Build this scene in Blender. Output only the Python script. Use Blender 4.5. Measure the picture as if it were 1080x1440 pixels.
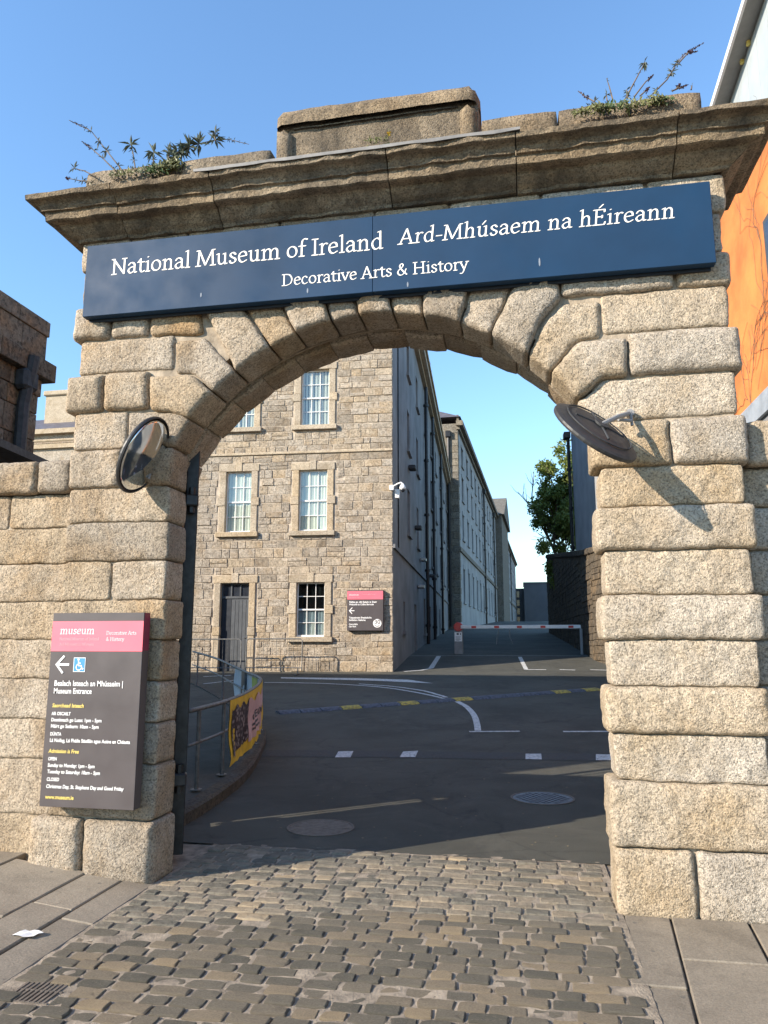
import bpy, math, random
from mathutils import Vector, Matrix, noise
from mathutils.geometry import delaunay_2d_cdt
R = math.radians
for o in list(bpy.data.objects):
    bpy.data.objects.remove(o)
scn = bpy.context.scene
COL = scn.collection

# ------------------------------------------------------------------ camera
F, PITCH, YAW = 1040.0, R(9.8), R(10.5)          # focal length in photo pixels (1080 x 1440)
CAM = Vector((0.0, -4.92, 1.6))
cd = bpy.data.cameras.new('camera')
cd.sensor_fit = 'HORIZONTAL'; cd.sensor_width = 36.0; cd.lens = 36.0 * F / 1080.0
cd.clip_start = 0.05; cd.clip_end = 3000
cam = bpy.data.objects.new('camera', cd); COL.objects.link(cam)
cam.location = CAM
cam.rotation_euler = (R(90) + PITCH, 0, YAW)
scn.camera = cam
scn.render.resolution_x = 768; scn.render.resolution_y = 1024

# ------------------------------------------------------------------ sky, sun, exposure
SUN = Vector((-0.56, -0.45, 0.335)).normalized()     # towards the sun
w = bpy.data.worlds.new('World'); scn.world = w; w.use_nodes = True
nt = w.node_tree; nt.nodes.clear()
sky = nt.nodes.new('ShaderNodeTexSky'); sky.sky_type = 'NISHITA'; sky.sun_disc = False
sky.sun_elevation = math.asin(SUN.z); sky.sun_rotation = math.atan2(SUN.x, SUN.y) % (2 * math.pi)
sky.air_density = 1.45; sky.dust_density = 0.0; sky.ozone_density = 6.0; sky.altitude = 0
bg = nt.nodes.new('ShaderNodeBackground'); bg.inputs[1].default_value = 0.15
wo = nt.nodes.new('ShaderNodeOutputWorld')
nt.links.new(sky.outputs[0], bg.inputs[0]); nt.links.new(bg.outputs[0], wo.inputs[0])
sl = bpy.data.lights.new('sun', 'SUN'); sl.energy = 4.3; sl.angle = R(0.53); sl.color = (1.0, 0.885, 0.735)
so = bpy.data.objects.new('sun', sl); COL.objects.link(so)
so.rotation_euler = (-SUN).to_track_quat('-Z', 'Y').to_euler(); so.location = (-8, -12, 12)
vs = scn.view_settings
vs.view_transform = 'Standard'; vs.look = 'None'; vs.gamma = 1.0; vs.use_curve_mapping = False
vs.exposure = 1.08

# ------------------------------------------------------------------ pixel to place
FW = Vector((-math.sin(YAW) * math.cos(PITCH), math.cos(YAW) * math.cos(PITCH), math.sin(PITCH)))
RT = Vector((math.cos(YAW), math.sin(YAW), 0)); UP = RT.cross(FW)
def ray(x, y): return (x - 540) / F * RT - (y - 720) / F * UP + FW
def onY(x, y, Y=0.0):
    d = ray(x, y); return CAM + d * ((Y - CAM.y) / d.y)
def onP(x, y, P, N):
    d = ray(x, y); return CAM + d * ((Vector(P) - CAM).dot(N) / d.dot(N))
def atD(x, D):                       # the x of a pixel column at the depth D from the camera (eye level)
    d = ray(x, 899.6); return d.x / d.y * D
PROF = [(-400, 0), (4.2, 0), (6, 0.03), (8, 0.1), (12, 0.33), (16, 0.56), (18, 0.70), (22, 1.0), (30, 1.40), (60, 2.65), (100, 4.1), (130, 4.5), (900, 4.6)]
def zg(y):
    for (a, za), (b, zb) in zip(PROF, PROF[1:]):
        if y <= b: return za + (zb - za) * (y - a) / (b - a)
    return PROF[-1][1]
def onG(x, y, h=0.0):                # a pixel on the ground
    d = ray(x, y); lo, hi = 2.0, 200.0; p = CAM + d * lo
    t = lo
    while t < hi:
        p = CAM + d * t
        if p.z < zg(p.y) + h: break
        t += 0.02 + t * 0.001
    return Vector((p.x, p.y, zg(p.y) + h))

# ------------------------------------------------------------------ object helpers
WO = {}                              # world origin of every object
def link(o, parent=None, at=(0, 0, 0)):
    COL.objects.link(o); at = Vector(at); WO[o.name] = at
    if parent is not None:
        o.parent = parent; o.location = at - WO[parent.name]
    else: o.location = at
    return o
def tag(o, label=None, cat=None, group=None, kind=None):
    if label: o['label'] = label
    if cat: o['category'] = cat
    if group: o['group'] = group
    if kind: o['kind'] = kind
    return o
def empty(name, at, label, cat, group=None):
    o = bpy.data.objects.new(name, None); o.empty_display_size = 0.1
    link(o, None, at); return tag(o, label, cat, group)
class MB:
    def __init__(s): s.v = []; s.f = []; s.m = []
    def add(s, vs, fs, mi=0):
        n = len(s.v); s.v += [Vector(v) for v in vs]; s.f += [tuple(i + n for i in f) for f in fs]; s.m += [mi] * len(fs); return s
    def quad(s, a, b, c, d, mi=0): return s.add([a, b, c, d], [(0, 1, 2, 3)], mi)
    def box(s, lo, hi, mi=0, fr=None, ch=0.0):
        x0, y0, z0 = lo; x1, y1, z1 = hi
        if ch <= 0:
            vs = [(x0, y0, z0), (x1, y0, z0), (x1, y1, z0), (x0, y1, z0), (x0, y0, z1), (x1, y0, z1), (x1, y1, z1), (x0, y1, z1)]
            fs = [(0, 3, 2, 1), (4, 5, 6, 7), (0, 1, 5, 4), (1, 2, 6, 5), (2, 3, 7, 6), (3, 0, 4, 7)]
        else:                        # chamfered box: every corner becomes three vertices
            vs = []; idx = {}
            X, Y, Z = (x0, x1), (y0, y1), (z0, z1); sg = (1, -1)
            for i in (0, 1):
                for j in (0, 1):
                    for k in (0, 1):
                        a = (X[i], Y[j] + sg[j] * ch, Z[k] + sg[k] * ch); b = (X[i] + sg[i] * ch, Y[j], Z[k] + sg[k] * ch); c = (X[i] + sg[i] * ch, Y[j] + sg[j] * ch, Z[k])
                        for q, p in enumerate((a, b, c)): idx[(i, j, k, q)] = len(vs); vs.append(p)
            fs = []
            def F4(*ks): fs.append(tuple(idx[k] for k in ks))
            for i in (0, 1):
                q = [(i, 0, 0, 0), (i, 1, 0, 0), (i, 1, 1, 0), (i, 0, 1, 0)]; F4(*(q if i else q[::-1]))
                q = [(0, i, 0, 1), (1, i, 0, 1), (1, i, 1, 1), (0, i, 1, 1)]; F4(*(q[::-1] if i else q))
                q = [(0, 0, i, 2), (1, 0, i, 2), (1, 1, i, 2), (0, 1, i, 2)]; F4(*(q if i else q[::-1]))
            for a in (0, 1):
                for b in (0, 1):
                    F4((a, b, 0, 0), (a, b, 0, 1), (a, b, 1, 1), (a, b, 1, 0)) if (a + b) % 2 else F4((a, b, 1, 0), (a, b, 1, 1), (a, b, 0, 1), (a, b, 0, 0))
                    F4((a, 0, b, 0), (a, 0, b, 2), (a, 1, b, 2), (a, 1, b, 0)) if (a + b) % 2 == 0 else F4((a, 1, b, 0), (a, 1, b, 2), (a, 0, b, 2), (a, 0, b, 0))
                    F4((0, a, b, 1), (0, a, b, 2), (1, a, b, 2), (1, a, b, 1)) if (a + b) % 2 else F4((1, a, b, 1), (1, a, b, 2), (0, a, b, 2), (0, a, b, 1))
            for i in (0, 1):
                for j in (0, 1):
                    for k in (0, 1):
                        t = ((i, j, k, 0), (i, j, k, 1), (i, j, k, 2)); F4(*(t if (i + j + k) % 2 else t[::-1]))
        if fr: vs = [fr(*v) for v in vs]
        return s.add(vs, fs, mi)
    def tube(s, pts, r, n=8, mi=0, cap=True):
        pts = [Vector(p) for p in pts]; rs = r if isinstance(r, (list, tuple)) else [r] * len(pts)
        vs = []; fs = []; up = None
        for i, p in enumerate(pts):
            t = (pts[min(i + 1, len(pts) - 1)] - pts[max(i - 1, 0)]).normalized()
            if up is None:
                up = Vector((0, 0, 1)) if abs(t.z) < 0.9 else Vector((1, 0, 0))
            a = t.cross(up).normalized(); b = a.cross(t).normalized(); up = b
            for k in range(n):
                th = 2 * math.pi * k / n; vs.append(p + (a * math.cos(th) + b * math.sin(th)) * rs[i])
        for i in range(len(pts) - 1):
            for k in range(n):
                q = (k + 1) % n; fs.append((i * n + k, i * n + q, (i + 1) * n + q, (i + 1) * n + k))
        if cap: fs.append(tuple(range(n))[::-1]); fs.append(tuple((len(pts) - 1) * n + k for k in range(n)))
        return s.add(vs, fs, mi)
    def disc(s, c, nrm, rx, n=28, prof=((0, 0),), mi=0):
        """lathe about nrm: prof = list of (radius factor, offset along nrm)"""
        nrm = Vector(nrm).normalized(); c = Vector(c)
        a = nrm.orthogonal().normalized(); b = nrm.cross(a)
        vs = []; fs = []
        for (rr, h) in prof:
            for k in range(n):
                th = 2 * math.pi * k / n; vs.append(c + nrm * h + (a * math.cos(th) + b * math.sin(th)) * rr * rx)
        for i in range(len(prof) - 1):
            for k in range(n):
                q = (k + 1) % n; fs.append((i * n + k, i * n + q, (i + 1) * n + q, (i + 1) * n + k))
        fs.append(tuple(range(n))[::-1]); fs.append(tuple((len(prof) - 1) * n + k for k in range(n)))
        return s.add(vs, fs, mi)
    def build(s, name, mat, parent=None, at=None, smooth=False, flip=False):
        me = bpy.data.meshes.new(name)
        if at is None:
            n = max(1, len(s.v)); at = Vector((sum(v.x for v in s.v) / n, sum(v.y for v in s.v) / n, min(v.z for v in s.v)))
        at = Vector(at)
        me.from_pydata([tuple(v - at) for v in s.v], [], [f[::-1] for f in s.f] if flip else s.f)
        for mm in (mat if isinstance(mat, (list, tuple)) else [mat]): me.materials.append(mm)
        if any(s.m): me.polygons.foreach_set('material_index', s.m)
        if smooth: me.polygons.foreach_set('use_smooth', [True] * len(me.polygons))
        me.update()
        return link(bpy.data.objects.new(name, me), parent, at)
def copy_as(o, at, parent=None, rot=None, scale=None):
    c = o.copy(); link(c, parent, at)
    if rot is not None: c.rotation_euler = rot
    if scale is not None: c.scale = scale
    return c
def struct(o): o['kind'] = 'structure'; return o

# ------------------------------------------------------------------ materials
def mat(name, rough=0.8, metal=0.0, spec=None):
    m = bpy.data.materials.new(name); m.use_nodes = True; t = m.node_tree
    b = t.nodes['Principled BSDF']; b.inputs['Roughness'].default_value = rough; b.inputs['Metallic'].default_value = metal
    if spec is not None: b.inputs['Specular IOR Level'].default_value = spec
    return m, t, b
def N(t, kind, **kw):
    n = t.nodes.new(kind)
    for k, v in kw.items():
        if k in n.inputs: n.inputs[k].default_value = v
        else: setattr(n, k, v)
    return n
def ramp(t, src, stops):
    r = t.nodes.new('ShaderNodeValToRGB'); e = r.color_ramp.elements
    while len(e) > 1: e.remove(e[-1])
    c4 = lambda c: (float(c),) * 3 + (1.0,) if isinstance(c, (int, float)) else (*c, 1.0)
    e[0].position = stops[0][0]; e[0].color = c4(stops[0][1])
    for p, c in stops[1:]:
        q = e.new(p); q.color = c4(c)
    t.links.new(src, r.inputs[0]); return r.outputs[0]
def mixc(t, a, b, fac, mode='MIX'):
    n = t.nodes.new('ShaderNodeMix'); n.data_type = 'RGBA'; n.blend_type = mode
    for s, v in ((n.inputs[0], fac), (n.inputs[6], a), (n.inputs[7], b)):
        if hasattr(v, 'links'): t.links.new(v, s)
        elif isinstance(v, (float, int)): s.default_value = v
        else: s.default_value = (*v, 1)
    return n.outputs[2]
def mth(t, op, a, b=0.0, c=None):
    n = t.nodes.new('ShaderNodeMath'); n.operation = op
    for i, v in enumerate((a, b, c)):
        if v is None: continue
        if hasattr(v, 'links'): t.links.new(v, n.inputs[i])
        else: n.inputs[i].default_value = v
    return n.outputs[0]
def coords(t, world=False, shift=True):
    if world:
        g = t.nodes.new('ShaderNodeNewGeometry'); return g.outputs['Position']
    tc = t.nodes.new('ShaderNodeTexCoord')
    if not shift: return tc.outputs['Object']
    oi = t.nodes.new('ShaderNodeObjectInfo')
    va = t.nodes.new('ShaderNodeVectorMath'); va.operation = 'SCALE'; va.inputs[0].default_value = (17.0, 31.0, 23.0)
    t.links.new(oi.outputs['Random'], va.inputs['Scale'])
    vb = t.nodes.new('ShaderNodeVectorMath'); vb.operation = 'ADD'
    t.links.new(tc.outputs['Object'], vb.inputs[0]); t.links.new(va.outputs[0], vb.inputs[1]); return vb.outputs[0]
def noi(t, co, scale, detail=4.0, rough=0.55, dist=0.0):
    n = N(t, 'ShaderNodeTexNoise', Scale=scale, Detail=detail, Roughness=rough, Distortion=dist); t.links.new(co, n.inputs['Vector']); return n.outputs[0]
def vor(t, co, scale, out='Color', feat='F1'):
    n = N(t, 'ShaderNodeTexVoronoi', Scale=scale); n.feature = feat; t.links.new(co, n.inputs['Vector']); return n.outputs[out]
def bump(t, b, h, strength=0.4, dist=0.01):
    n = N(t, 'ShaderNodeBump', Strength=strength, Distance=dist); t.links.new(h, n.inputs['Height']); t.links.new(n.outputs[0], b.inputs['Normal'])
def rnd(t): return t.nodes.new('ShaderNodeObjectInfo').outputs['Random']

def granite(name, ca, cb, cs, grain=105.0, gl=(0.5, 1.1), var=0.22, soot=0.0, bs=0.5, bd=0.012, world=False, streak=0.0):
    """speckled stone: ca and cb mottled, cs a stain, dark and light mineral grains"""
    m, t, b = mat(name, 0.9, spec=0.25); co = coords(t, world)
    base = mixc(t, ca, cb, ramp(t, noi(t, co, 3.5, 5, 0.6), [(0.36, 0.0), (0.64, 1.0)]))
    base = mixc(t, base, cs, ramp(t, noi(t, co, 1.7, 6, 0.62, 0.3), [(0.48, 0.0), (0.68, 0.85)]))
    r = rnd(t)
    base = mixc(t, base, (1, 1, 1), 1.0, 'MULTIPLY') if False else base
    tint = ramp(t, r, [(0.0, (1 - var, 1 - var * 1.1, 1 - var * 1.25)), (0.35, (1.0, 0.98, 0.95)), (0.7, (1.02, 0.93, 0.79)), (1.0, (1.08, 1.07, 1.05))])
    base = mixc(t, base, tint, 1.0, 'MULTIPLY')
    sep = N(t, 'ShaderNodeSeparateColor'); t.links.new(vor(t, co, grain), sep.inputs[0])
    g1 = ramp(t, sep.outputs[0], [(0.0, gl[0]), (0.16, gl[0] + 0.12), (0.26, 0.88), (0.8, 1.0), (1.0, gl[1])])
    base = mixc(t, base, g1, 1.0, 'MULTIPLY')
    g2 = ramp(t, noi(t, co, grain * 0.62, 3, 0.75), [(0.34, 0.62), (0.47, 0.94), (0.66, 1.14)])
    base = mixc(t, base, g2, 1.0, 'MULTIPLY')
    if soot:
        s = ramp(t, noi(t, co, 2.3, 8, 0.7, 0.6), [(0.42, 0.0), (0.66, soot)])
        base = mixc(t, base, (0.05, 0.045, 0.038), s)
    if streak:                       # rain streaks and run-off stains
        mp = N(t, 'ShaderNodeMapping'); mp.inputs['Scale'].default_value = (7.0, 7.0, 0.9); t.links.new(co, mp.inputs['Vector'])
        s = ramp(t, noi(t, mp.outputs[0], 1.0, 7, 0.7, 0.4), [(0.5, 0.0), (0.7, streak)]); base = mixc(t, base, (0.085, 0.07, 0.052), s)
    t.links.new(base, b.inputs['Base Color'])
    h = mth(t, 'ADD', mth(t, 'MULTIPLY', noi(t, co, 38, 5, 0.68), 1.0), mth(t, 'MULTIPLY', noi(t, co, grain * 1.2, 2, 0.6), 0.5))
    bump(t, b, h, bs, bd); return m
def plain(name, c, rough=0.6, metal=0.0, var=0.1, scale=6.0, bs=0.0, spec=None, world=False, c2=None):
    m, t, b = mat(name, rough, metal, spec); co = coords(t, world, not world)
    n = noi(t, co, scale, 5, 0.6)
    lo = c2 if c2 else tuple(x * (1 - var) for x in c); hi = tuple(min(1, x * (1 + var)) for x in c)
    t.links.new(mixc(t, lo, hi, ramp(t, n, [(0.35, 0.0), (0.65, 1.0)])), b.inputs['Base Color'])
    t.links.new(ramp(t, noi(t, co, scale * 3, 4), [(0.3, max(0.02, rough - 0.1)), (0.7, min(1, rough + 0.1))]), b.inputs['Roughness'])
    if bs: bump(t, b, noi(t, co, scale * 8, 4), bs, 0.01)
    return m
M = {}
M['granite'] = granite('granite', (0.56, 0.485, 0.395), (0.47, 0.395, 0.31), (0.43, 0.305, 0.18), soot=0.2, var=0.2, streak=0.3, bs=1.0, bd=0.02)
M['granite_right'] = granite('granite_pale', (0.59, 0.525, 0.44), (0.52, 0.45, 0.365), (0.45, 0.35, 0.23), soot=0.12, var=0.14, streak=0.2, bs=1.0, bd=0.02)
M['cornice'] = granite('weathered_granite', (0.43, 0.355, 0.26), (0.33, 0.265, 0.19), (0.24, 0.185, 0.125), soot=0.75, var=0.15, streak=0.7, bs=1.0, bd=0.025)
M['mortar'] = plain('mortar', (0.33, 0.27, 0.20), 0.95, var=0.35, scale=9, bs=0.5)
M['dark_joint'] = plain('dark_joint', (0.10, 0.085, 0.065), 0.95, var=0.4, scale=9, bs=0.5)
M['lead'] = plain('lead_flashing', (0.2, 0.19, 0.175), 0.6, var=0.25, scale=5, bs=0.2)
M['rubble'] = granite('rubble_stone', (0.51, 0.45, 0.37), (0.44, 0.385, 0.315), (0.40, 0.31, 0.21), grain=24, gl=(0.6, 1.1), var=0.30, soot=0.12, streak=0.25, bs=0.9, bd=0.03)
M['dressed'] = granite('dressed_stone', (0.50, 0.43, 0.33), (0.44, 0.37, 0.28), (0.36, 0.29, 0.20), grain=40, gl=(0.7, 1.08), var=0.12, bs=0.35, bd=0.01)
M['wall_mortar'] = plain('wall_mortar', (0.44, 0.37, 0.285), 0.95, var=0.3, scale=5, bs=0.6)
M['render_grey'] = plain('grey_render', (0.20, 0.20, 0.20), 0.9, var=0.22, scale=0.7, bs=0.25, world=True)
M['rail_steel'] = plain('weathered_steel', (0.15, 0.15, 0.145), 0.55, 0.3, var=0.3, scale=14)
M['dressed_grey'] = granite('grey_dressed_stone', (0.27, 0.25, 0.215), (0.22, 0.205, 0.175), (0.19, 0.165, 0.13), grain=20, var=0.2, soot=0.3, streak=0.3)
M['render_pale'] = plain('pale_render', (0.30, 0.305, 0.30), 0.9, var=0.2, scale=0.5, bs=0.25, world=True)
M['dark_wall'] = granite('sooty_rubble', (0.16, 0.135, 0.105), (0.11, 0.092, 0.072), (0.22, 0.16, 0.10), grain=14, var=0.35, soot=0.5, bs=0.9, bd=0.04)
M['left_stone'] = granite('sooty_ashlar', (0.26, 0.215, 0.165), (0.20, 0.165, 0.125), (0.27, 0.165, 0.09), grain=20, var=0.35, soot=0.4, bs=0.6, bd=0.03)
M['slate'] = plain('slate_roof', (0.105, 0.095, 0.105), 0.6, var=0.25, scale=3, bs=0.3)
M['orange'] = plain('orange_render', (0.58, 0.18, 0.045), 0.9, var=0.28, scale=0.8, bs=0.8, world=True)
M['clad'] = plain('grey_cladding', (0.42, 0.46, 0.47), 0.45, var=0.06, scale=1.5)
M['clad_dark'] = plain('cladding_gap', (0.06, 0.065, 0.07), 0.7)
M['fascia'] = plain('white_fascia', (0.72, 0.72, 0.70), 0.5, var=0.06)
M['soffit'] = plain('grey_soffit', (0.26, 0.26, 0.245), 0.7, var=0.08)
M['zinc'] = plain('zinc_coping', (0.40, 0.43, 0.46), 0.5, 0.3, var=0.15, scale=4)
M['iron'] = plain('black_iron', (0.022, 0.022, 0.024), 0.42, 0.3, var=0.4, scale=14, bs=0.2)
M['iron_dull'] = plain('dull_iron', (0.035, 0.037, 0.04), 0.7, 0.0, var=0.3, scale=8)
M['steel'] = plain('galvanised_steel', (0.40, 0.40, 0.39), 0.45, 0.6, var=0.25, scale=14)
M['black_plastic'] = plain('black_plastic', (0.03, 0.03, 0.032), 0.5, var=0.2)
M['grey_back'] = plain('grey_backing', (0.03, 0.03, 0.031), 0.55, var=0.15)
M['white_paint'] = plain('white_paint', (0.78, 0.77, 0.74), 0.5, var=0.05)
M['red_paint'] = plain('red_paint', (0.55, 0.045, 0.035), 0.4, var=0.12)
M['post_grey'] = plain('grey_post', (0.26, 0.255, 0.25), 0.6, var=0.12)
M['door'] = plain('slate_grey_door', (0.075, 0.082, 0.09), 0.5, var=0.12, scale=3)
M['door_dark'] = plain('dark_blue_door', (0.016, 0.021, 0.03), 0.5, var=0.12, scale=3)
M['sign_blue'] = plain('sign_blue', (0.009, 0.038, 0.088), 0.6, var=0.12, scale=1.2, spec=0.25)
M['sign_edge'] = plain('sign_edge', (0.008, 0.012, 0.022), 0.5)
M['letter'] = plain('letter_cream', (0.86, 0.81, 0.74), 0.5, var=0.03)
M['sign_dark'] = plain('sign_charcoal', (0.082, 0.068, 0.068), 0.42, var=0.08, scale=2, spec=0.5)
M['sign_pink'] = plain('sign_pink', (0.90, 0.155, 0.205), 0.45, var=0.04, scale=2)
M['sign_side'] = plain('sign_side_crimson', (0.22, 0.02, 0.06), 0.5)
M['sign_white'] = plain('sign_white', (0.84, 0.82, 0.80), 0.5, var=0.03)
M['sign_yellow'] = plain('sign_yellow', (0.80, 0.62, 0.16), 0.5, var=0.03)
M['access_blue'] = plain('access_blue', (0.05, 0.26, 0.62), 0.45, var=0.04)
m, t, b = mat('paving_flag', 0.85); co = coords(t)
c = mixc(t, (0.20, 0.167, 0.125), (0.29, 0.245, 0.185), ramp(t, noi(t, co, 1.8, 7, 0.65, 0.5), [(0.36, 0.0), (0.62, 1.0)]))
c = mixc(t, c, ramp(t, rnd(t), [(0.0, 0.82), (1.0, 1.12)]), 1.0, 'MULTIPLY')
c = mixc(t, c, (0.11, 0.095, 0.075), ramp(t, noi(t, co, 5.5, 7, 0.75, 1.0), [(0.56, 0.0), (0.72, 0.7)]))
c = mixc(t, c, (0.10, 0.095, 0.085), ramp(t, vor(t, co, 6.5, 'Distance'), [(0.0, 0.75), (0.075, 0.6), (0.095, 0.0)]))
c = mixc(t, c, ramp(t, noi(t, co, 90, 3, 0.75), [(0.35, 0.8), (0.65, 1.15)]), 1.0, 'MULTIPLY')
t.links.new(c, b.inputs['Base Color']); bump(t, b, noi(t, co, 60, 5, 0.7), 0.5, 0.006); M['flag'] = m
M['kerb_dark'] = granite('dirty_kerb', (0.12, 0.11, 0.095), (0.085, 0.078, 0.066), (0.12, 0.10, 0.07), grain=50, var=0.2, soot=0.5)
M['kerb'] = granite('kerb_granite', (0.37, 0.315, 0.24), (0.29, 0.245, 0.19), (0.24, 0.19, 0.13), grain=60, var=0.12, bs=0.3)
M['joint_sand'] = plain('joint_sand', (0.31, 0.255, 0.19), 0.97, var=0.2, scale=11, bs=0.9, c2=(0.17, 0.14, 0.105))
M['leaf'] = plain('leaf_green', (0.075, 0.115, 0.035), 0.55, var=0.45, scale=9)
M['leaf_olive'] = plain('leaf_olive', (0.14, 0.145, 0.045), 0.55, var=0.4, scale=9)
M['leaf_grey'] = plain('leaf_grey_green', (0.095, 0.12, 0.09), 0.6, var=0.3, scale=9)
M['stem'] = plain('plant_stem', (0.12, 0.09, 0.06), 0.8, var=0.3)
M['flower'] = plain('dried_purple_flower', (0.11, 0.055, 0.085), 0.8, var=0.3)
M['yellow_flower'] = plain('yellow_flower', (0.75, 0.50, 0.03), 0.6)
M['bark'] = plain('bark', (0.10, 0.075, 0.05), 0.9, var=0.3, scale=12, bs=0.6)
M['tree_leaf'] = plain('tree_leaf', (0.20, 0.225, 0.055), 0.5, var=0.25, scale=1.2, world=True, c2=(0.10, 0.15, 0.035))
M['paper'] = plain('white_paper', (0.75, 0.73, 0.70), 0.8, var=0.06)
M['brick'] = plain('red_brick', (0.42, 0.10, 0.06), 0.9, var=0.2, scale=6)
M['far_grey'] = plain('far_grey_wall', (0.105, 0.11, 0.12), 0.85, var=0.1, scale=0.3, world=True)
M['ground_mat'] = plain('bare_ground', (0.16, 0.14, 0.115), 0.95, var=0.3, scale=0.8, bs=0.4, world=True)
M['blind'] = plain('pale_blind', (0.62, 0.63, 0.56), 0.8, var=0.06, scale=3)
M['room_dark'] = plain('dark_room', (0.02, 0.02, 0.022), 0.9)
M['manhole'] = plain('cast_iron_cover', (0.115, 0.125, 0.14), 0.5, 0.3, var=0.35, scale=20, bs=0.3)
M['manhole_brown'] = plain('rusty_cover', (0.14, 0.115, 0.09), 0.75, 0.0, var=0.25, scale=20, bs=0.3)
M['bump_black'] = plain('black_rubber', (0.085, 0.095, 0.115), 0.8, var=0.45, scale=18, bs=0.6)
M['bump_yellow'] = plain('worn_yellow_rubber', (0.55, 0.40, 0.06), 0.8, var=0.2, scale=18, bs=0.6, c2=(0.16, 0.14, 0.07))
M['banner_yellow'] = plain('banner_yellow', (0.72, 0.50, 0.03), 0.6, var=0.12)
M['banner_pink'] = plain('banner_pink', (0.62, 0.42, 0.41), 0.6, var=0.06)
M['banner_back'] = plain('banner_pale', (0.50, 0.56, 0.60), 0.6, var=0.08)
M['banner_lime'] = plain('banner_lime', (0.42, 0.46, 0.05), 0.6, var=0.12)
m, t, b = mat('banner_print', 0.6); co = coords(t, True)
t.links.new(ramp(t, vor(t, co, 16, 'Distance'), [(0.25, (0.42, 0.36, 0.36)), (0.42, (0.035, 0.02, 0.025))]), b.inputs['Base Color']); M['banner_dark'] = m
t = M['tree_leaf'].node_tree; pb_ = t.nodes['Principled BSDF']; tl_ = N(t, 'ShaderNodeBsdfTranslucent'); tl_.inputs[0].default_value = (0.22, 0.27, 0.05, 1); mx_ = t.nodes.new('ShaderNodeMixShader'); mx_.inputs[0].default_value = 0.4
t.links.new(pb_.outputs[0], mx_.inputs[1]); t.links.new(tl_.outputs[0], mx_.inputs[2]); t.links.new(mx_.outputs[0], t.nodes['Material Output'].inputs[0])
# asphalt: aggregate, patches, a few oily streaks
m, t, b = mat('asphalt', 0.85, spec=0.35); co = coords(t, True)
c = mixc(t, (0.052, 0.051, 0.041), (0.080, 0.078, 0.063), ramp(t, noi(t, co, 0.55, 6, 0.6, 0.4), [(0.38, 0.0), (0.62, 1.0)]))
c = mixc(t, c, ramp(t, noi(t, co, 130, 3, 0.75), [(0.35, 0.68), (0.62, 1.3)]), 1.0, 'MULTIPLY')
c = mixc(t, c, (0.17, 0.155, 0.14), ramp(t, vor(t, co, 55, 'Distance'), [(0.0, 0.55), (0.13, 0.0)]))
c = mixc(t, c, (0.040, 0.040, 0.036), ramp(t, noi(t, co, 1.3, 6, 0.72, 1.4), [(0.55, 0.0), (0.66, 0.8)]))
vd = t.nodes.new('ShaderNodeVectorMath'); vd.operation = 'ADD'; t.links.new(co, vd.inputs[0]); nn_ = N(t, 'ShaderNodeTexNoise', Scale=1.1, Detail=6.0); t.links.new(co, nn_.inputs['Vector']); t.links.new(nn_.outputs[1], vd.inputs[1])
ck = N(t, 'ShaderNodeTexVoronoi', Scale=0.33); ck.feature = 'DISTANCE_TO_EDGE'; t.links.new(vd.outputs[0], ck.inputs['Vector'])
c = mixc(t, c, (0.025, 0.024, 0.022), ramp(t, ck.outputs[0], [(0.0, 0.45), (0.004, 0.25), (0.008, 0.0)]))
c = mixc(t, c, (0.115, 0.108, 0.088), ramp(t, noi(t, co, 1.4, 8, 0.8, 0.8), [(0.5, 0.0), (0.7, 0.6)]))
t.links.new(c, b.inputs['Base Color']); bump(t, b, noi(t, co, 140, 3, 0.7), 0.8, 0.008); M['asphalt'] = m
# road paint, worn through
m, t, b = mat('road_paint', 0.7); co = coords(t, True)
t.links.new(mixc(t, (0.60, 0.60, 0.57), (0.14, 0.14, 0.135), ramp(t, noi(t, co, 22, 6, 0.75), [(0.46, 0.0), (0.64, 0.9)])), b.inputs['Base Color']); M['paint'] = m
# setts: blue-grey and buff stones
m, t, b = mat('sett_stone', 0.88, spec=0.2); co = coords(t)
at_ = t.nodes.new('ShaderNodeAttribute'); at_.attribute_name = 'tint'
c = ramp(t, mth(t, 'FRACT', mth(t, 'ADD', rnd(t), at_.outputs['Fac'])), [(0.0, (0.135, 0.125, 0.10)), (0.25, (0.17, 0.153, 0.12)), (0.55, (0.205, 0.18, 0.138)), (0.78, (0.245, 0.205, 0.15)), (0.92, (0.29, 0.235, 0.165)), (1.0, (0.36, 0.28, 0.18))])
c = mixc(t, c, ramp(t, noi(t, co, 14, 6, 0.7), [(0.3, 0.68), (0.7, 1.25)]), 1.0, 'MULTIPLY')
c = mixc(t, c, (0.36, 0.30, 0.22), ramp(t, noi(t, co, 9, 6, 0.75, 0.5), [(0.55, 0.0), (0.72, 0.6)]))
t.links.new(c, b.inputs['Base Color']); bump(t, b, noi(t, co, 30, 6, 0.75), 1.0, 0.014); M['sett'] = m
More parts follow.
